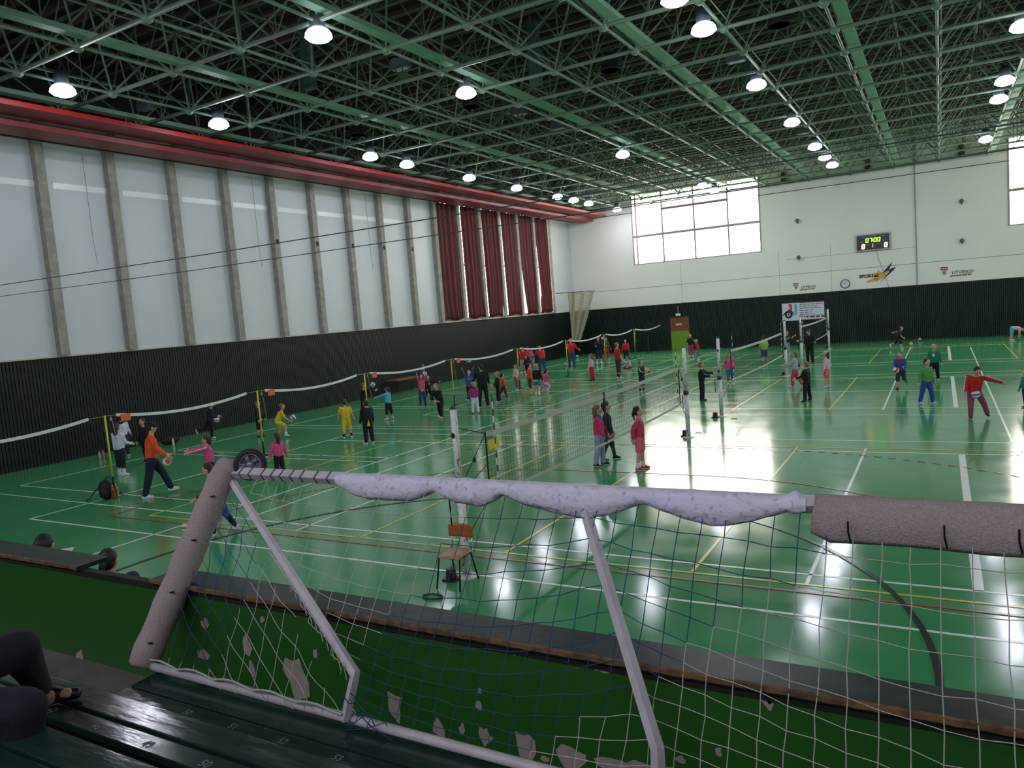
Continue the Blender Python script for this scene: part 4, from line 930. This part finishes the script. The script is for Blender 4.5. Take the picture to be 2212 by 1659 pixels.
    if stripe:
        for o, s0, e, w, v, u in arms:
            c = MB()
            n_ = (rx*o+t*.6); n_ = (n_-u*n_.dot(u)); n_.normalize() if n_.length > .05 else None
            n2 = (rx*o+t*.6); n2 = (n2-v*n2.dot(v)); n2.normalize() if n2.length > .05 else None
            c.tube([s0+n_*(.034*H+g*.6), e+n_*(.030*H+g*.6)], .011*H, 6); c.tube([e+n2*(.030*H+g*.6), w+n2*(.022*H+g*.5)], .010*H, 6)
            obj('sleeve_stripe', c, cloth(K[stripe]), root)
    if emblem: c = MB().ell(chest+ff*(.068*H+g*.8)-t*.01*H, .035*H, .009*H, .045*H, 14, 6, (rx, ff, t)); obj('chest_emblem', c, cloth(K[emblem]), root, True)
    # --- trousers, shorts or skirt
    p = MB(); pg_ = .012*H
    p.cap2(hip-RT*.036*H*wide, .064*H*wide+pg_*.6, hip+RT*.036*H*wide, .064*H*wide+pg_*.6)
    for o, h0, k, a, fo, v in legs:
        if plen == 'skirt': p.cap2(h0, .062*H, h0+(k-h0)*.55+RT*o*.015*H, .07*H); continue
        if plen == 'short': p.cap2(h0, .060*H+pg_, h0+(k-h0)*.72, .052*H+pg_*1.2); continue
        p.cap2(h0, .060*H+pg_*.8, k, .042*H+pg_*.8)
        if plen == 'long': p.cap2(k, .041*H+pg_*.8, a+(k-a)*.06, .031*H+pg_*.9)
        elif plen == 'tight': p.cap2(k, .040*H+pg_*.3, a+(k-a)*.08, .025*H+pg_*.4)
        elif plen == 'capri': p.cap2(k, .041*H+pg_*.6, k+(a-k)*.38, .040*H+pg_*.6)
        else: p.cap2(k, .042*H+pg_, k+(a-k)*.08, .042*H+pg_)
    part({'skirt': 'skirt', 'short': 'shorts', 'knee': 'shorts'}.get(plen, 'trousers'), p, cloth(K[pants]))
    if sock:
        for o, h0, k, a, fo, v in legs: obj('sock', MB().cap2(a, .031*H, k+(a-k)*(.72 if sock[1] == 0 else .3), .036*H if sock[1] == 0 else .043*H), cloth(K[sock[0]]), root, True)
    for o, h0, k, a, fo, v in legs:
        q = a-V((0,0,0)); dn = v.normalized() if fo is not FW and abs(v.y) > .45 and a.z > ank*1.6 else V((0,0,-1))
        c = MB(); c.cap2(q-fo*.022*H+dn*.022*H, .024*H, q+fo*.085*H+dn*.026*H, .021*H); c.cap2(q-fo*.008*H+dn*.0*H, .028*H, q+fo*.045*H+dn*.02*H, .026*H); c.ell(q+fo*.075*H+dn*.027*H, .026*H, .035*H, .018*H, 10, 6, (fo.cross(dn).normalized(), fo, -dn))
        so = part('shoe', c, cloth(K[shoes] if isinstance(shoes, str) else shoes))
        if near: obj('sole', MB().ell(q+fo*.03*H+dn*.041*H, .030*H, .088*H, .006*H, 14, 6, (fo.cross(dn).normalized(), fo, -dn)), mat('rubber_sole', (.86,.85,.84), .6), so)
    # --- hair, face
    hm = mat('hair_'+hair, HAIRC[hair], .6, noise=.5, scale=40, bump=.4, stretch=(1,1,.2)); h = MB()
    if style in ('cap', 'hat'):
        cm = cloth(K['black'] if style == 'cap' else K['lightgrey']); c = MB().ell(hc+hu*.16*hh-hf*.02*hh, .41*hh, .48*hh, .40*hh, 16, 10, fr)
        part('cap', c, cm)
        if style == 'cap': obj('cap_peak', MB().ell(hc+hf*.52*hh+hu*.17*hh, .26*hh, .24*hh, .03*hh, 14, 6, (hr, (hf-hu*.15).normalized(), (hu+hf*.15).normalized())), cm, root, True)
        h.ell(hc-hf*.13*hh-hu*.05*hh, .385*hh, .36*hh, .36*hh, 12, 8, fr)
    else:
        h.ell(hc-hf*.10*hh+hu*.12*hh, .405*hh, .445*hh, .46*hh, 14, 10, fr); h.ell(hc-hf*.18*hh-hu*.1*hh, .37*hh, .30*hh, .36*hh, 12, 8, fr)
    bk = hc-hf*.36*hh
    if style in ('long', 'hat'): h.cap2(bk+hu*.05*hh, .30*hh, bk-hu*.85*hh-hf*.02*hh, .22*hh); h.cap2(bk+hr*.2*hh, .2*hh, bk+hr*.22*hh-hu*.75*hh, .13*hh); h.cap2(bk-hr*.2*hh, .2*hh, bk-hr*.22*hh-hu*.75*hh, .13*hh)
    if style == 'pony': h.cap2(bk+hu*.12*hh-hf*.05*hh, .14*hh, bk-hf*.22*hh-hu*.25*hh, .15*hh); h.cap2(bk-hf*.22*hh-hu*.25*hh, .14*hh, bk-hf*.16*hh-hu*.85*hh, .07*hh)
    if style == 'bob': h.cap2(bk+hu*.1*hh, .32*hh, bk-hu*.35*hh, .27*hh)
    o = part('hair', h, hm, 2)
    if big > 50 and min(phi % 360, 360-phi % 360) < 140:
        for o in (-1, 1):
            obj('eye', MB().ell(hc+hf*.385*hh+hr*(o*.155*hh)+hu*.03*hh, .055*hh, .04*hh, .04*hh, 10, 6, fr), EYE_M, root, True)
        obj('mouth', MB().ell(hc+hf*.385*hh-hu*.27*hh, .10*hh, .03*hh, .025*hh, 10, 6, fr), LIP, root, True)
    PEOPLE[key] = (G, H, root)
    return root
ball_w = None
def ball_mat(nm, c1, c2, c3):
    m = mat('ball_'+nm, c1, .45); nt = m.node_tree; b = nt.nodes['Principled BSDF']
    tc = nt.nodes.new('ShaderNodeTexCoord'); w = nt.nodes.new('ShaderNodeTexWave'); w.inputs['Scale'].default_value = 3.2; w.inputs['Distortion'].default_value = 2.5; w.inputs['Detail'].default_value = 0
    nt.links.new(tc.outputs['Object'], w.inputs['Vector']); rp = nt.nodes.new('ShaderNodeValToRGB'); rp.color_ramp.interpolation = 'CONSTANT'
    rp.color_ramp.elements[0].color = (*lin(c2), 1); rp.color_ramp.elements[1].position = .38; rp.color_ramp.elements[1].color = (*lin(c1), 1); e = rp.color_ramp.elements.new(.85); e.color = (*lin(c3), 1)
    nt.links.new(w.outputs['Fac'], rp.inputs[0]); nt.links.new(rp.outputs[0], b.inputs['Base Color']); return m
BM = {'w': ball_mat('white_blue', (.88,.88,.92), (.22,.26,.48), (.75,.75,.82)), 'y': ball_mat('yellow', (.80,.66,.30), (.70,.52,.20), (.88,.80,.55)), 'o': ball_mat('orange', (.86,.50,.28), (.80,.62,.45), (.9,.7,.5)), 'r': ball_mat('red_white', (.75,.18,.20), (.85,.85,.88), (.65,.15,.18)), 'p': ball_mat('pale', (.88,.84,.78), (.62,.36,.26), (.85,.78,.68))}
def ball(px, py, label, kind='w', key=None, back=0.0, r=.105, floor=False):
    if floor: c = onz(px, py); c = V((c.x, c.y, r))
    else:
        Y = PEOPLE[key][0].y+back; c = ony(px, py, Y)
    o = obj('volleyball', MB().ell((0,0,0), r, r, r, 24, 16), BM[kind], None, True, c); o.rotation_euler = (px*.7, py*.4, px*.2); tag(o, label, 'ball', 'balls in the hall')
    return o
Hm = human
# left mini courts ---------------------------------------------------
Hm('man', 'man in orange jacket and black cap striding with a ball', (352, 1069), 905, 90, 'orange', 'navy', 'white', 'dark', 'cap', lean=6, head=(0, 8), aL=(20, 6, 30), aR=(24, 6, 28), inL=8, inR=8, lR=(-14, 4, 2), lL=(30, 4, 10), H=1.80, cat='man', group=None)
ball(360, 998, 'volleyball in the hands of the man in orange jacket', 'p', 'man', .02)
Hm('wgirl', 'girl in white top and navy capri trousers beside the first yellow pole', (268, 1026), 915, 130, 'white', 'navy', 'white', 'brown', 'long', plen='capri', sock=('sock', 0), aL=(15, 6, 55), aR=(15, 6, 55), inL=10, inR=10)
Hm('wback', 'child in white sweater with blue collar, half hidden behind the girl in white', (271, 985), 897, 170, 'white', 'navy', 'white', 'brown', 'short', collar=('navy', 0), aL=(10, 8, 30), aR=(10, 8, 30))
Hm('hidden', 'child in dark clothes whose face shows behind the orange man', (316, 1000), 906, 300, 'black', 'black', 'black', 'brown', 'pony')
Hm('runner', 'boy in navy running with a ball below the first long tape', (463, 947), 881, 90, 'navy', 'black', 'white', 'brown', 'short', H=1.36, lean=12, aL=(20, 5, 70), aR=(15, 5, 75), inL=18, inR=18, lR=(6, 3, 8), lL=(-32, 3, 45))
ball(468, 907, 'volleyball held to the chest of the running navy boy', 'w', 'runner', .1)
Hm('poleboy', 'boy in black and yellow standing behind the second yellow pole', (566, 943), 868, 60, 'black', 'black', 'dkgrey', 'fair', 'short', plen='knee', hem='yellow')
Hm('ycatch', 'boy in yellow shirt and shorts squatting to catch a ball', (612, 945), 879, 90, 'yellow', 'yellow', 'white', 'fair', 'short', sleeve='short', plen='short', sock=('sock', 0), H=1.34, lean=28, head=(0, -15), aL=(45, 6, 30), aR=(50, 6, 30), inL=8, inR=8, lR=(58, 8, 62), lL=(20, 14, 60))
ball(633, 902, 'volleyball in front of the squatting yellow boy', 'w', 'ycatch', .05)
Hm('pinkarm', 'girl in pink jacket stretching both arms out to the left', (457, 1058), 950, 268, 'pink', 'black', 'white', 'brown', 'bob', H=1.34, stripe='white', aL=(84, 2, 4), aR=(86, 4, 4), lean=4)
Hm('pinkback', 'long haired girl in pink jacket and grey striped black trousers, seen from behind', (605, 1034), 937, 215, 'pink', 'black', 'black', 'brown', 'long', aL=(4, 14, 14), aR=(-4, 20, 18))
Hm('blueshorts', 'child in blue shorts and black leggings running behind the padded goal post', (479, 1152), 1004, 262, 'black', 'blue', 'white', 'brown', 'short', plen='knee', sock=('black', 1), H=1.40, lean=14, aL=(30, 5, 50), aR=(-10, 5, 40), lL=(22, 4, 22), lR=(-16, 4, 14), hem='yellow')
ball(405, 1150, 'pale volleyball on the floor left of the padded goal post', 'p', floor=True)
Hm('ywalk', 'boy in yellow shirt and shorts walking away beside the black tracksuit boy', (752, 946), 863, 172, 'yellow', 'yellow', 'white', 'brown', 'short', sleeve='short', plen='knee', sock=('black', 0), aL=(6, 18, 8), aR=(10, 14, 10), lL=(-10, 5, 6), lR=(12, 5, 6))
Hm('btrack', 'boy in black tracksuit with yellow shirt tail, hands at his sides', (797, 958), 865, 205, 'black', 'black', 'white', 'brown', 'short', aL=(4, 10, 8), aR=(4, 10, 8))
obj('yellow_shirt_tail', MB().prism([(-.05, -.10), (.06, -.10), (.015, .10)], lambda u, v, w: (u-.03, -.155-w, .68+v), .012), cloth(K['yellow']), PEOPLE['btrack'][2])
Hm('turq', 'girl in turquoise top with ponytail, arms stretched to the left', (840, 906), 836, 235, 'turq', 'black', 'white', 'brown', 'pony', plen='capri', aL=(72, 10, 6), aR=(66, 12, 14), lL=(4, 9, 4), lR=(-4, 9, 4))
Hm('bball', 'boy in dark tracksuit playing a ball behind the third yellow pole', (791, 905), 828, 80, 'black', 'black', 'dkgrey', 'fair', 'short', aL=(70, 6, 45), aR=(95, 6, 40), lean=6, lL=(12, 5, 8), lR=(-8, 5, 10))
ball(805, 831, 'volleyball in the air before the boy behind the third pole', 'w', 'bball', .0)
Hm('pinkup', 'girl in pink sweater and jeans holding a ball at her head', (915, 875), 806, 20, 'pink', 'jeans', 'navy', 'brown', 'short', H=1.36, hem='yellow', aL=(120, 14, 75), aR=(120, 14, 75), inL=8, inR=8)
ball(917, 808, 'volleyball held at the face of the pink sweater girl', 'w', 'pinkup', -.16)
Hm('arms', 'boy in black with yellow front, arm flung out beside the pink sweater girl', (928, 868), 811, 40, 'black', 'black', 'white', 'dark', 'short', aL=(70, 50, 25), aR=(20, 10, 20), lL=(18, 8, 6), lR=(-18, 6, 8), emblem='yellow', lean=6)
Hm('bend', 'boy in black tracksuit leaning forward with hands joined, legs apart', (951, 903), 838, 320, 'black', 'black', 'white', 'fair', 'short', H=1.38, lean=20, aL=(45, 6, 30), aR=(45, 6, 30), inL=14, inR=14, lL=(22, 10, 14), lR=(-12, 10, 6), hem='yellow')
Hm('blonde', 'blonde child in fuchsia top and white trousers, seen from behind', (1027, 893), 826, 200, 'fuchsia', 'white', 'plum', 'blond', 'bob', collar=('navy', 0), aL=(-5, 28, 12), aR=(10, 10, 30), lL=(4, 5, 3), lR=(-4, 5, 3))
Hm('adultb', 'adult in black standing with back turned among the children', (1045, 878), 797, 190, 'black', 'black', 'black', 'dark', 'short', H=1.70, aL=(30, 14, 30), aR=(14, 10, 20), wide=1.12, lL=(0, 6, 0), lR=(0, 6, 0), cat='person', group=None, head=(-40, 0))
Hm('blueup', 'boy in blue and orange top playing a ball overhead', (1017, 866), 0, 350, 'blue', 'black', 'white', 'brown', 'short', H=1.36, aL=(140, 12, 30), aR=(140, 12, 30), head=(0, -30), emblem='orange', hem='red')
ball(1013, 779, 'volleyball above the blue and orange boy, at the tape', 'w', 'blueup', .1)
Hm('bplay', 'fair haired boy in black tracksuit with an orange ball at his side', (1075, 869), 804, 280, 'black', 'black', 'white', 'blond', 'short', aL=(18, 8, 30), aR=(10, 8, 40), lL=(8, 4, 6), lR=(-4, 4, 6))
ball(1063, 836, 'orange ball beside the fair haired tracksuit boy', 'o', 'bplay', .0)
Hm('oplay', 'child in orange top and maroon trousers stepping away behind the tracksuit boy', (1089, 862), 806, 100, 'orange', 'maroon', 'white', 'dark', 'pony', lL=(-24, 4, 8), lR=(16, 4, 4))
Hm('ppink', 'small girl in pale pink top and rose trousers beside the fifth yellow pole', (1116, 842), 788, 300, 'palepink', 'plum', 'white', 'fair', 'bob', lL=(5, 4, 5), lR=(-5, 4, 5))
Hm('oshirt', 'boy in orange shirt, red shorts and neon shoes', (1149, 852), 779, 100, 'orange', 'maroon', 'neon', 'dark', 'short', sleeve='short', plen='knee', H=1.42)
Hm('bteal', 'blond child in black top and teal skirt next to the orange shirt boy', (1163, 854), 787, 150, 'black', 'teal', 'white', 'blond', 'bob', plen='skirt', hem='yellow', sock=('sock', 0), lL=(8, 8, 6), lR=(-10, 8, 10))
Hm('pcrouch', 'girl in pink crouching beside the blond child', (1181, 846), 800, 120, 'pink', 'palepink', 'white', 'brown', 'bob', H=1.28, lean=24, aL=(40, 6, 40), aR=(40, 6, 40), lL=(70, 8, 110), lR=(60, 8, 100))
Hm('coach', 'adult in red jacket and jeans bending over the children', (1172, 806), 752, 205, 'red', 'jeans', 'white', 'fair', 'short', H=1.66, lean=24, wide=1.15, aL=(30, 28, 50), aR=(40, 24, 55), cat='person', group=None)
Hm('ored', 'child in orange red shirt and pale shorts by the fifth pole', (1130, 806), 752, 340, 'red', 'lilac', 'white', 'fair', 'short', plen='knee', sleeve='short')
Hm('red2', 'child in crimson top right behind the orange red shirt child', (1142, 796), 749, 170, 'rose', 'black', 'white', 'dark', 'bob')
Hm('grey2', 'child in grey print top beside the bending adult', (1151, 800), 757, 300, 'grey', 'grey', 'white', 'brown', 'short')
Hm('dark2', 'child in dark shirt in front of the orange red shirt child', (1138, 810), 776, 310, 'navy', 'black', 'white', 'brown', 'short', H=1.16)
Hm('redpole', 'adult in red jacket and jeans at the sixth yellow pole', (1237, 793), 733, 20, 'red', 'jeans', 'dkgrey', 'dark', 'short', cat='person', group=None, wide=1.1, aR=(30, 20, 60), aL=(20, 16, 50))
ball(1247, 773, 'white ball on the floor right of the adult at the sixth pole', 'w', floor=True); ball(1224, 791, 'ball on the floor left of the foot of the sixth pole', 'p', floor=True); ball(1233, 791, 'white ball at the feet of the adult at the sixth pole', 'w', floor=True)
Hm('lilac', 'girl in pale lilac top and red trousers facing left', (1278, 822), 764, 250, 'palepink', 'red', 'navy', 'fair', 'long', H=1.36)
Hm('stripe', 'child in dark clothes with striped stockings near the seventh pole', (1296, 788), 729, 20, 'black', 'navy', 'white', 'brown', 'short', sock=('sock', 0), plen='knee', aL=(30, 10, 60), aR=(30, 10, 60))
Hm('redtr', 'child in dark top and red trousers behind the seventh pole', (1312, 776), 730, 30, 'dkgrey', 'red', 'white', 'brown', 'short')
ball(1301, 731, 'white ball in the air beside the seventh pole', 'w', 'redtr', .0)
Hm('redtee', 'boy in red shirt and dark trousers standing sideways', (1340, 817), 742, 110, 'red', 'brown', 'white', 'fair', 'short', sleeve='short', plen='capri', sock=('black', 0), aL=(10, 8, 10), aR=(10, 8, 10), lean=-3)
Hm('redj', 'child in red jacket and black leggings near the last yellow pole', (1353, 779), 734, 350, 'red', 'black', 'white', 'brown', 'bob', plen='tight')
Hm('sitg', 'girl in striped white jacket sitting on the floor', (1361, 796), 772, 300, 'lightgrey', 'maroon', 'white', 'dark', 'bob', H=1.25, sit=.10, lean=12, lL=(85, 18, 60), lR=(85, 18, 60), aL=(30, 10, 40), aR=(30, 10, 40))
Hm('navyb', 'boy in navy jacket with white sleeve stripe holding a yellow ball behind the net', (1390, 847), 779, 60, 'navy', 'navy', 'white', 'fair', 'short', stripe='white', plen='knee', sock=('black', 0), aL=(25, 6, 60), aR=(25, 8, 60))
ball(1397, 800, 'yellow ball held by the navy boy behind the net', 'y', 'navyb', -.05)
# right of the door and the far courts --------------------------------
Hm('doork', 'child in black jacket and pink trousers standing beside the lime door', (1493, 769), 722, 350, 'black', 'plum', 'white', 'brown', 'short', aL=(40, 10, 70), aR=(40, 10, 70))
Hm('doorr', 'fair child in red shirt and teal shorts near the lime door', (1508, 779), 733, 280, 'red', 'teal', 'white', 'blond', 'bob', plen='knee', lean=14)
Hm('bguard', 'boy in black and yellow tracksuit, forearms stretched to the right', (1521, 866), 783, 85, 'black', 'black', 'dkgrey', 'fair', 'short', aL=(58, 6, 28), aR=(30, 6, 62), hem='yellow')
Hm('pinkpost', 'girl in pink sweater and blue trousers behind the third white post', (1578, 832), 763, 350, 'pink', 'teal', 'white', 'fair', 'short', plen='capri')
Hm('limeb', 'boy in lime shirt and purple shorts at the middle net', (1652, 785), 726, 200, 'lime', 'purple', 'red', 'dark', 'short', sleeve='short', plen='knee', lL=(-12, 8, 25), lR=(14, 8, 10))
Hm('postb', 'child in black top and grey trousers behind the fourth white post', (1703, 765), 716, 60, 'black', 'grey', 'white', 'fair', 'short', sleeve='short', aL=(50, 20, 80), aR=(30, 20, 80))
Hm('adultk', 'adult dressed all in black looking down, between two white posts', (1749, 786), 726, 330, 'black', 'black', 'black', 'dark', 'short', H=1.72, head=(0, 35), wide=1.15, aR=(25, 16, 70), aL=(15, 26, 60), cat='person', group=None)
Hm('greyg', 'girl in grey top and pink trousers stepping left', (1719, 836), 760, 265, 'lightgrey', 'rose', 'white', 'fair', 'bob', aL=(50, 6, 30), aR=(20, 6, 50), lL=(18, 4, 18), lR=(-12, 4, 22))
Hm('bback', 'boy in black tracksuit with a small yellow ball, seen from behind', (1741, 867), 782, 245, 'black', 'black', 'dkgrey', 'fair', 'short', aL=(25, 8, 45), aR=(14, 8, 50), lL=(3, 8, 3), lR=(-3, 8, 3))
ball(1728, 818, 'small yellow ball in the hands of the tracksuit boy with his back turned', 'y', 'bback', .15)
Hm('pinkcap', 'girl in pink jacket, pink shorts and pale cap facing left', (1784, 838), 759, 268, 'palepink', 'lightrose', 'white', 'brown', 'hat', plen='short', lL=(4, 5, 2), lR=(-5, 5, 4))
Hm('brun', 'boy in black shirt running with arm thrown back near the far wall', (1950, 754), 708, 80, 'black', 'black', 'white', 'fair', 'short', sleeve='short', plen='knee', H=1.34, lean=22, aL=(-62, 18, 5), aR=(30, 10, 40), lL=(-28, 5, 40), lR=(30, 5, 25))
ball(1968, 747, 'yellowish ball in front of the far running boy', 'y', floor=True); ball(1987, 737, 'white ball rolling along the foot of the far wall', 'w', floor=True)
Hm('bluered', 'boy in blue jacket running forward with a red and white ball', (1937, 842), 766, 350, 'royal', 'dkgrey', 'black', 'brown', 'short', sleeve='long', plen='knee', H=1.34, lean=10, aL=(30, 10, 65), aR=(30, 10, 65), inL=22, inR=22, lL=(-12, 5, 60), lR=(10, 4, 8), collar=('red', 0), emblem='red')
ball(1936, 800, 'red and white ball held by the boy in blue jacket', 'r', 'bluered', -.28)
Hm('greensw', 'blond boy in dark green sweater with round white badge', (2019, 822), 741, 350, 'green', 'black', 'white', 'blond', 'short', emblem='white', H=1.36, aL=(0, 12, 8), aR=(0, 12, 8), lR=(6, 4, 20), lL=(-6, 4, 4))
Hm('leaf', 'boy in light green top and blue trousers before the dark green sweater boy', (2005, 873), 776, 45, 'leaf', 'royal', 'white', 'dark', 'short', aL=(4, 8, 16), aR=(-8, 22, 20), lL=(10, 8, 6), lR=(-8, 10, 4), lean=3)
Hm('redball', 'boy in red jacket and plum trousers bouncing a ball, one arm flung wide', (2115, 905), 802, 0, 'red', 'plum', 'black', 'dark', 'short', H=1.42, lean=8, side=-6, stripe='palepink', head=(-20, 30), aL=(8, 78, -4), aR=(20, 6, 30), lR=(6, 2, 4), lL=(-10, 24, 6))
ball(2108, 852, 'volleyball in front of the red jacket boy', 'w', 'redball', -.35)
Hm('bendg', 'child in pink top and pale blue shorts bent double at the far wall', (2188, 736), 690, 95, 'palepink', 'turq', 'white', 'fair', 'short', sleeve='short', plen='short', H=1.38, lean=95, head=(0, 30), aL=(95, 5, 10), aR=(80, 5, 10), lL=(4, 4, 4), lR=(-6, 4, 4))
Hm('edgek', 'child in green top and dark trousers cut off by the picture edge', (2214, 882), 800, 300, 'green', 'navy', 'black', 'dark', 'short')
# girls at the nearest big net ----------------------------------------
Hm('netg', 'girl in pink jacket with blue hood and lilac trousers at the nearest net', (1302, 1006), 877, 80, 'hotpink', 'lilac', 'black', 'fair', 'long', collar=('blue', 1), sock=('sock', 0), aL=(14, 6, 18), aR=(12, 6, 22), lL=(5, 5, 3), lR=(-7, 5, 5))
Hm('netd', 'dark haired child in navy hidden behind the pink and blue jacket girl', (1322, 993), 868, 90, 'navy', 'dkgrey', 'black', 'dark', 'bob', lL=(14, 5, 4), lR=(-12, 5, 4), plen='tight')
Hm('rosegirl', 'girl in rose jacket with white badge and pink shorts, hands behind her back', (1391, 1014), 880, 85, 'rose', 'lightrose', (.72,.22,.14), 'dark', 'pony', plen='short', sock=('sock', 0), aL=(-38, 12, 30), aR=(-34, 14, 34), inR=20, inL=20, emblem='white', hem='red', head=(4, -6), lL=(4, 4, 2), lR=(-4, 4, 4))
# spectators -----------------------------------------------------------
for key, px, py, lab in (('spec1', 95, 1163, 'dark haired spectator holding a paper sheet behind the parapet'), ('spec2', 233, 1195, 'spectator with tied dark hair behind the gap in the parapet rail')):
    q = ony(px, py, 4.45); Hs = q.z
    b0 = topx(V((q.x, q.y, 0)))
    Hm(key, lab, b0, 0, 170, 'dkgrey', 'navy', 'black', 'dark', 'bob' if key == 'spec1' else 'pony', H=Hs, cat='person', group='spectators behind the parapet', head=(25, 5), aR=(40, 10, 60) if key == 'spec1' else (8, 10, 12), wide=1.1)
q = ony(138, 1197, 4.62); t = obj('paper_sheet', MB().obox((0,0,0), (.10, .02, .015), (0, .05, .055), (0, .001, -.001)), mat('white_paper', (.85,.86,.93), .8), None, loc=q); tag(t, 'white paper sheet held by the spectator behind the parapet', 'paper')
# seated spectator at the left edge, legs over the second bench
denim = mat('dark_denim', (.055,.07,.125), .9, noise=.4, scale=60, col2=(.04,.05,.09), bump=.3)
hipc = V((-4.0, 1.30, 2.27)); kA = V((-4.03, 1.86, 2.30)); kB = V((-3.50, 1.60, 2.225)); aA = V((-4.62, 2.22, 1.80)); aB = V((-3.56, 1.56, 1.83))
b = MB(); lean_ = V((-.12, -.05, .50)); shc = hipc+lean_
b.cap2(hipc+V((-.09, 0, 0)), .12, hipc+V((.09, 0, 0)), .12); b.cap2(hipc, .125, hipc+lean_*.8, .135); b.cap2(shc+V((-.15, 0, 0)), .07, shc+V((.15, 0, 0)), .07); b.cap2(shc, .06, shc+V((0, .03, .14)), .05)
hd = shc+V((0, .05, .24)); b.ell(hd, .075, .095, .115); b.ell(hd+V((0, .10, -.01)), .012, .02, .022)
for sx, el, wr in ((-1, V((-.32, .10, -.24)), V((-.30, .30, -.40))), (1, V((.30, .12, -.26)), V((.04, .34, -.36)))):
    e = shc+el; w = shc+wr; b.cap2(shc+V((.16*sx, 0, -.02)), .045, e, .038); b.cap2(e, .038, w, .028); b.ell(w+V((0, .05, -.01)), .035, .05, .018)
    for k in range(4): b.cap2(w+V((-.03+.02*k, .08, -.01)), .009, w+V((-.035+.022*k, .14, -.03)), .008, 6)
    b.cap2(w+V((.03*sx, .03, 0)), .011, w+V((.055*sx, .08, -.01)), .009, 6)
b.cap2(hipc+V((-.08, 0, 0)), .085, kA, .058); b.cap2(kA, .056, aA, .036); b.cap2(hipc+V((.1, 0, 0)), .085, kB, .058); b.cap2(kB, .056, aB, .036)
for a, f in ((aA, V((.10, .10, -.0)).normalized()), (aB, V((.04, .2, 0)).normalized())): b.cap2(a+V((0,0,-.045)), .035, a+f*.14+V((0,0,-.055)), .03)
sp = obj('person', b, SKIN, None, True); live_remesh(sp, .011, 2, .4); tag(sp, 'seated spectator at the bottom left corner, in dark jeans and a dark shoe', 'person')
p = MB(); p.cap2(hipc+V((-.09, 0, -.01)), .135, hipc+V((.09, 0, -.01)), .135)
for k, a in ((kA, aA), (kB, aB)): p.cap2(hipc+V((.1 if k is kB else -.08, 0, 0)), .102, k, .10); p.cap2(k, .098, k+(a-k)*.5, .078); p.cap2(k+(a-k)*.5, .078, a, .062)
o = obj('jeans', p, denim, sp, True); live_remesh(o, .014, 4)
s_ = MB(); s_.cap2(hipc+V((0, 0, .04)), .14, hipc+lean_*.8, .15); s_.cap2(shc+V((-.15, 0, 0)), .082, shc+V((.15, 0, 0)), .082)
for sx, el, wr in ((-1, V((-.32, .10, -.24)), V((-.30, .30, -.40))), (1, V((.30, .12, -.26)), V((.04, .34, -.36)))): s_.cap2(shc+V((.16*sx, 0, -.02)), .058, shc+el, .05); s_.cap2(shc+el, .05, shc+wr, .038)
o = obj('jacket', s_, cloth(K['dkgrey']), sp, True); live_remesh(o, .016, 3)
o = obj('hair', MB().ell(hd+V((0, -.02, .025)), .086, .10, .11).ell(hd+V((0, -.05, -.04)), .08, .07, .09), mat('hair_dark', HAIRC['dark'], .6), sp, True)
for a, f, nm in ((aA, V((.10, .12, 0)).normalized(), 0), (aB, V((.04, .2, 0)).normalized(), 1)):
    c = MB(); c.cap2(a-f*.03+V((0,0,-.06)), .045, a+f*.17+V((0,0,-.068)), .038); c.cap2(a+V((0,0,-.03)), .048, a+f*.08+V((0,0,-.05)), .045); o = obj('shoe', c, mat('black_brown_leather', (.07,.05,.045), .4), sp, True); live_remesh(o, .012, 2)
o = obj('ankle_strap', MB().ell(aA+V((.06, .0, -.045)), .03, .05, .045), mat('tan_leather', (.62,.42,.30), .5), sp, True)
# ------------------------------------------------------------------ light and picture
w = bpy.data.worlds.new('overcast'); S.world = w; w.use_nodes = True
w.node_tree.nodes['Background'].inputs[0].default_value = (.9, .95, 1, 1); w.node_tree.nodes['Background'].inputs[1].default_value = .3
S.view_settings.view_transform = 'Standard'; S.view_settings.look = 'None'; S.view_settings.gamma = 1; S.view_settings.use_curve_mapping = False
S.view_settings.exposure = 0.72
